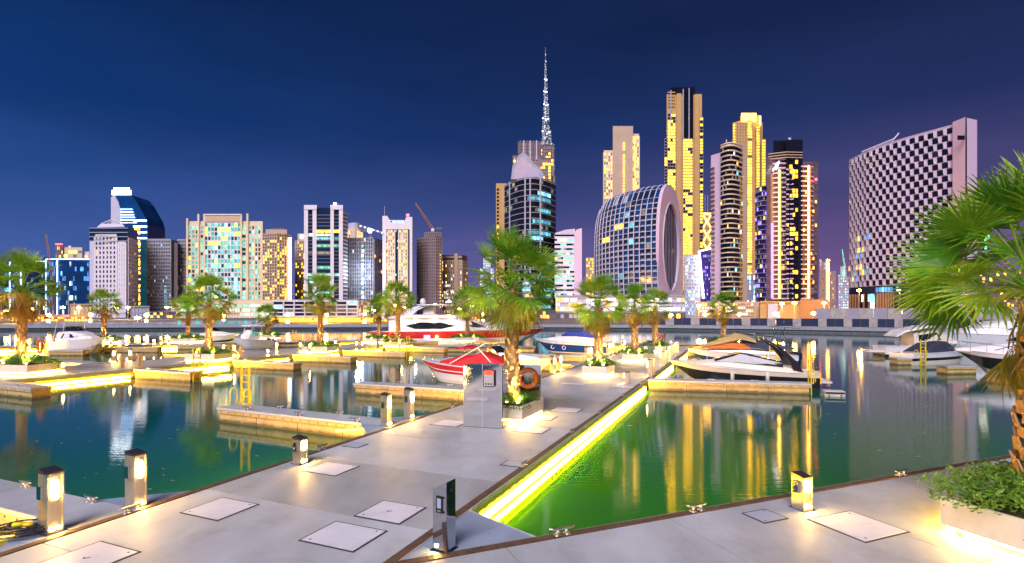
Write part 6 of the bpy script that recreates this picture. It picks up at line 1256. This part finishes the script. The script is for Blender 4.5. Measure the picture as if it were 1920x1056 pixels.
# ---- hotel with checkered facade
def checker():
    b = Bld('checkered_hotel', 'hotel with checkered facade of dark windows and pale slanted panels', 1700, 280); k = 91000
    top = [(1592, 300), (1610, 290), (1627, 281.5), (1650, 273), (1677, 264), (1704, 256), (1731, 248.5), (1758, 241), (1786, 233.5)]; f = [(x, k / (588 - y + .0)) for x, y in top]; Z = k / 1000 + CAMZ - GZ; zb = b.z(533, 275)
    b.mass(f, Z, 'b_mauve', zb, 16, 'wall'); f2 = [b.l(*p) for p in f]
    # evenly spaced columns along the curved front
    seg = [(f2[i + 1] - f2[i]).length for i in range(len(f2) - 1)]; T = sum(seg); nc, nr = 15, 23
    def along(s):
        s = max(0, min(T - 1e-4, s)); i = 0
        while s > seg[i]: s -= seg[i]; i += 1
        d = (f2[i + 1] - f2[i]).normalized(); return f2[i] + d * s, d
    ch = (Z - 1.2 - zb) / nr; cw = T / nc; q = random.Random(4); cnt = 0; rest = MB(); hood = None
    wm = MB(); wm.add([(-.5, 0, -.5), (.5, 0, -.5), (.5, 0, .5), (-.5, 0, .5)], [(0, 1, 2, 3)])
    hm = MB(); hm.add([(0, 0, -.5), (0, 0, .5), (1, 0, .5), (1, 0, -.5), (.16, -1, .5), (.34, -1, -.5)], [(0, 1, 4, 5), (4, 2, 3, 5), (1, 2, 4), (0, 5, 3)]); me_h = mesh_only(hm, 'slanted_panel', 'b_mauve')
    for j in range(nr):
        for i in range(nc):
            s = (i + (.27 if j % 2 else .77)) * cw
            if s > T - cw * .2: continue
            p, d = along(s); n = Vector((d.y, -d.x, 0)); rz = math.atan2(d.y, d.x); zc = zb + ch * (j + .5)
            mt = 'g_black'
            if i < 5 and 1 <= j < 9 and q.random() < .32: mt = q.choice(['l_gold', 'l_gold', 'l_warm', 'l_teal', 'l_dim', 'l_blue'])
            elif i < 4 and j < 8 and q.random() < .25: mt = 'l_dim'
            elif q.random() < .10: mt = 'g_plum'
            c = p + n * .10; sz = (cw * .62, .12, ch * .80)
            if cnt < 390: ubox('window', mt, b.t, (c.x, c.y, zc), sz, rz); cnt += 1
            p2 = p + d * cw * .32 + n * .12; o = link('slanted_panel', me_h, b.t); o.location = (p2.x, p2.y, zc); o.rotation_euler = (0, 0, rz); o.scale = (cw * .37, 1.0, ch * .98)
    for j in range(nr + 1):
        m = MB(); m.tube([(v.x - 0, v.y - .12, zb + ch * j) for v in f2], .16, 4); m.build('floor_line', 'b_pink', b.t)
    # pink end slabs
    e0, e1, e2 = (1786, k / 354.5), (1812, 250), (1832, 252.5)
    b.mass([(1786, f[-1][1] - 1.4), (1810, 248.5)], Z + .6, 'b_pink', 0, 14, 'end_slab'); b.mass([(1813, 249), (1832, 252)], Z + .4, 'b_pink', 0, 14, 'end_slab'); b.mass([(1809, 251), (1815, 251)], Z - 3, 'g_black', 0, 4, 'glazed_slot')
    b.face((1810.2, 250.8), (1813.2, 250.8), 8, Z * .52, 1, 9, None, {'l_gold': .5}, .1, 1, .2, 'lit'); p = b.l(1798, 249); ubox('opening', 'g_black', b.t, (p.x, p.y - 1.2, b.z(260, 249)), (3.2, .4, 2.0)); 
    # podium of glass and bronze fins
    fp = [(x, D_ + 1.5) for x, D_ in f]; b.mass([(1592, 312), (1640, 290), (1830, 254)], zb - .4, 'g_navy', b.z(548, 275), 14, 'podium_glazing'); b.mass([(1592, 310), (1640, 288), (1830, 252)], b.z(548, 275), 'g_black', 0, 12, 'podium')
    for i in range(46):
        x = 1594 + i * 5.1; D_ = 310 + (288 - 310) * min(1, (x - 1592) / 48) if x < 1640 else 288 - (x - 1640) / 190 * 36
        if q.random() < .75: p = b.l(x, D_ - .6); ubox('bronze_fin', 'b_rust', b.t, (p.x, p.y, b.z(548, 275) / 2), (.8, .8, b.z(548, 275) - .2))
    b.face((1615, 296), (1640, 287), .5, b.z(550, 280), 6, 3, None, {'l_cyan': .4, 'l_white': .3}, .3, .4, .3); b.face((1642, 287), (1720, 272), b.z(547, 275), zb - 1, 14, 1, None, {'l_blue': .4, 'l_cyan': .15}, .3, .4, .3)
    # roof gear
    m = MB(); a, c = b.l(1630, 300), b.l(1690, 284); m.tube([(a.x, a.y + 6, Z + 1.5), (c.x, c.y + 6, Z + 3.5)], .7, 5); m.tube([(c.x, c.y + 6, Z + 3.5), (c.x + 3, c.y + 6, Z + 7)], .4, 5); m.build('roof_arm', 'b_lav', b.t)
checker()
D = 420; b = Bld('office_tower', 'dark tower behind the pink end wall at right', 1845, D); z = b.z(353, D); b.mass([(1826, D), (1856, D)], z, 'g_plum'); b.face((1826, D), (1856, D), 2, z, 6, 22, 'b_dbrown', {'l_dim': .05, 'l_green': .02}, .3, 1.2, .4); b.face((1836, D - .5), (1850, D - .5), b.z(420, D), b.z(400, D), 3, 1, None, {'l_white': .8}, .2, .4, .3); b.vstrip(1848, D - 1, b.z(468, D), b.z(440, D), 1.5, 'l_green', 'light_sign')
D = 380; b = Bld('low_building', 'dim low building behind the right palm', 1880, D); b.mass([(1834, D), (2060, D)], b.z(505, D), 'b_dbrown'); b.face((1834, D), (2060, D), 2, b.z(507, D), 34, 7, 'b_dbrown', {'l_warm': .08, 'l_dim': .15, 'l_gold': .05}, .4, 1, .4)
# ---- low things along the left bank
for i, (x0, x1, y, D, mt, lab) in enumerate([(-80, 20, 583, 260, 'b_brown', 'low dark shed at the left end of the far bank'), (22, 165, 592, 170, 'b_rust', 'orange lit low market sheds on the far left bank'), (132, 172, 571, 320, 'b_beige', 'pale low service building left of the white grid tower'), (246, 280, 575, 320, 'b_grey', 'grey low service building right of the white grid tower'), (282, 330, 585, 300, 'b_dgrey', 'dark low kiosk block right of the grid tower'), (702, 900, 592, 168, 'b_rust', 'orange lit low market sheds behind the red yacht'), (930, 1042, 583, 270, 'b_dgrey', 'dark low building behind the central palm')]):
    b = Bld('low_building', lab, (x0 + x1) / 2, D); z = b.z(y, D); b.mass([(x0, D), (x1, D)], z, mt, 0, 12); b.face((x0, D), (x1, D), .4, z - .3, max(3, int((x1 - x0) / 6)), 2, mt, {'l_arcade': .5 if mt == 'b_rust' else .06, 'l_warm': .2}, .25, .3, .3); b.slabs([(x0 - 1, D), (x1 + 1, D)], z - .2, z + .2, 2, mt, .8, .3, 12, 'roof_slab')
# quay fence on the left, hoarding on the right
def along_quay(x0, x1, n, back, z, h, mats, name, label, par_name, cat, th=.2):
    t = thing(par_name, label, cat, (0, 0, GZ))
    def qy(x):
        for (a, ya), (c, yc) in zip(QPX, QPX[1:]):
            if a <= x <= c: yy = ya + (yc - ya) * (x - a) / (c - a); p = P(x, yy, 0); return Vector((p.x * (p.y + back) / p.y, p.y + back, 0))
    for i in range(n):
        a, c = qy(x0 + (x1 - x0) * i / n), qy(x0 + (x1 - x0) * (i + 1) / n); d = c - a; mm = (a + c) / 2; ubox(name, mats[i % len(mats)], t, (mm.x, mm.y, z + h / 2), (d.length * .97, th, h), math.atan2(d.y, d.x))
    return t
along_quay(1232, 1900, 42, 5, 0, 1.75, ['hoard_navy', 'hoard_pale', 'hoard_navy'], 'panel', 'hoarding of navy and pale panels along the right quay', 'hoarding', 'fence')
along_quay(1530, 1960, 16, 16, 0, 4.2, ['b_conc', 'hoard_pale'], 'panel', 'tall patched concrete site wall in front of the checkered hotel', 'site_wall', 'wall', .4)
along_quay(30, 330, 26, 6, 0, .6, ['b_conc', 'b_grey'], 'panel', 'grey construction fence along the left quay', 'site_fence', 'fence')
along_quay(332, 508, 20, 4, 0, 1.0, ['l_teal', 'b_grey'], 'panel', 'low teal lit glass railing below the green hotel', 'quay_railing', 'railing')
# ---- street lamps
lampn = 0
def street_lamp(x, y, D, label, low=False, power=0):
    b = Bld('street_lamp', label, x, D, 'street lamp', 'street lamps on the far bank'); z = b.z(y, D); m = MB(); m.tube([(0, 0, 0), (0, 0, z)], [.12, .07], 6); m.build('post', 'b_dgrey', b.t)
    m = MB(); r0 = .80 if not low else .5; m.loft([[(r0 * s * math.cos(k * .7854), r0 * s * math.sin(k * .7854), z + dz) for k in range(8)] for s, dz in ((.35, -.25), (1, .0), (1, .3), (.3, .55))]); m.build('lantern', 'street_lamp', b.t, True)
    if low: ubox('base_light', 'quay_glow', b.t, (0, -.2, .6), (.7, .3, 1.1))
    if power:
        ld = bpy.data.lights.new('bulb', 'POINT'); ld.energy = power * 2.5; ld.color = (1, .50, .09); ld.shadow_soft_size = .4; lo = bpy.data.objects.new('bulb', ld); COL.objects.link(lo); lo.parent = b.t; lo.location = (0, -1.2, z + .2)
ords = ['first', 'second', 'third', 'fourth', 'fifth', 'sixth', 'seventh', 'eighth', 'ninth', 'tenth', 'eleventh', 'twelfth', 'thirteenth', 'fourteenth']
for i, (x, y, D) in enumerate([(12, 584, 240), (62, 580, 240), (118, 577, 260), (148, 578, 260), (217, 578, 260), (240, 577, 262), (313, 577, 260), (258, 597, 170)]):
    street_lamp(x, y, D, f'{ords[i]} orange street lamp from the left on the left bank', False, 5000 if i in (1, 3, 5) else 0)
for i, (x, y, D) in enumerate([(742, 574, 240), (758, 577, 240), (816, 572, 240), (842, 566, 235), (862, 580, 235), (885, 574, 240), (962, 570, 240), (700, 583, 240)]):
    street_lamp(x, y, D, f'{ords[i]} orange street lamp above the red yacht', False, 6000 if i in (0, 2, 5) else 0)
for i, (x, y, D) in enumerate([(1258, 592, 158), (1322, 591, 152), (1386, 591, 148), (1453, 590, 144), (1525, 589, 138), (1605, 588, 131), (1688, 587, 127)]):
    street_lamp(x, y, D, f'{ords[i]} quayside lamp from the left along the right hoarding', True, 0)
for i, (x, y, D) in enumerate([(1310, 574, 200), (1466, 570, 210), (1490, 569, 210), (1545, 569, 215), (1611, 545, 230), (1687, 546, 215), (1740, 530, 215)]):
    street_lamp(x, y, D, f'{ords[i]} tall orange street lamp before the right bank towers', False, 7000 if i in (0, 1, 3) else 2500 if i in (4, 5) else 0)

for i, (x, y) in enumerate([(38, 592), (92, 592), (170, 591), (275, 592), (420, 592), (540, 591), (612, 591), (684, 590), (768, 590), (905, 590)]):
    street_lamp(x, y, 158, f'{ords[i]} low promenade lamp from the left at the far quay edge', True, 1500 if i % 2 == 0 else 0)
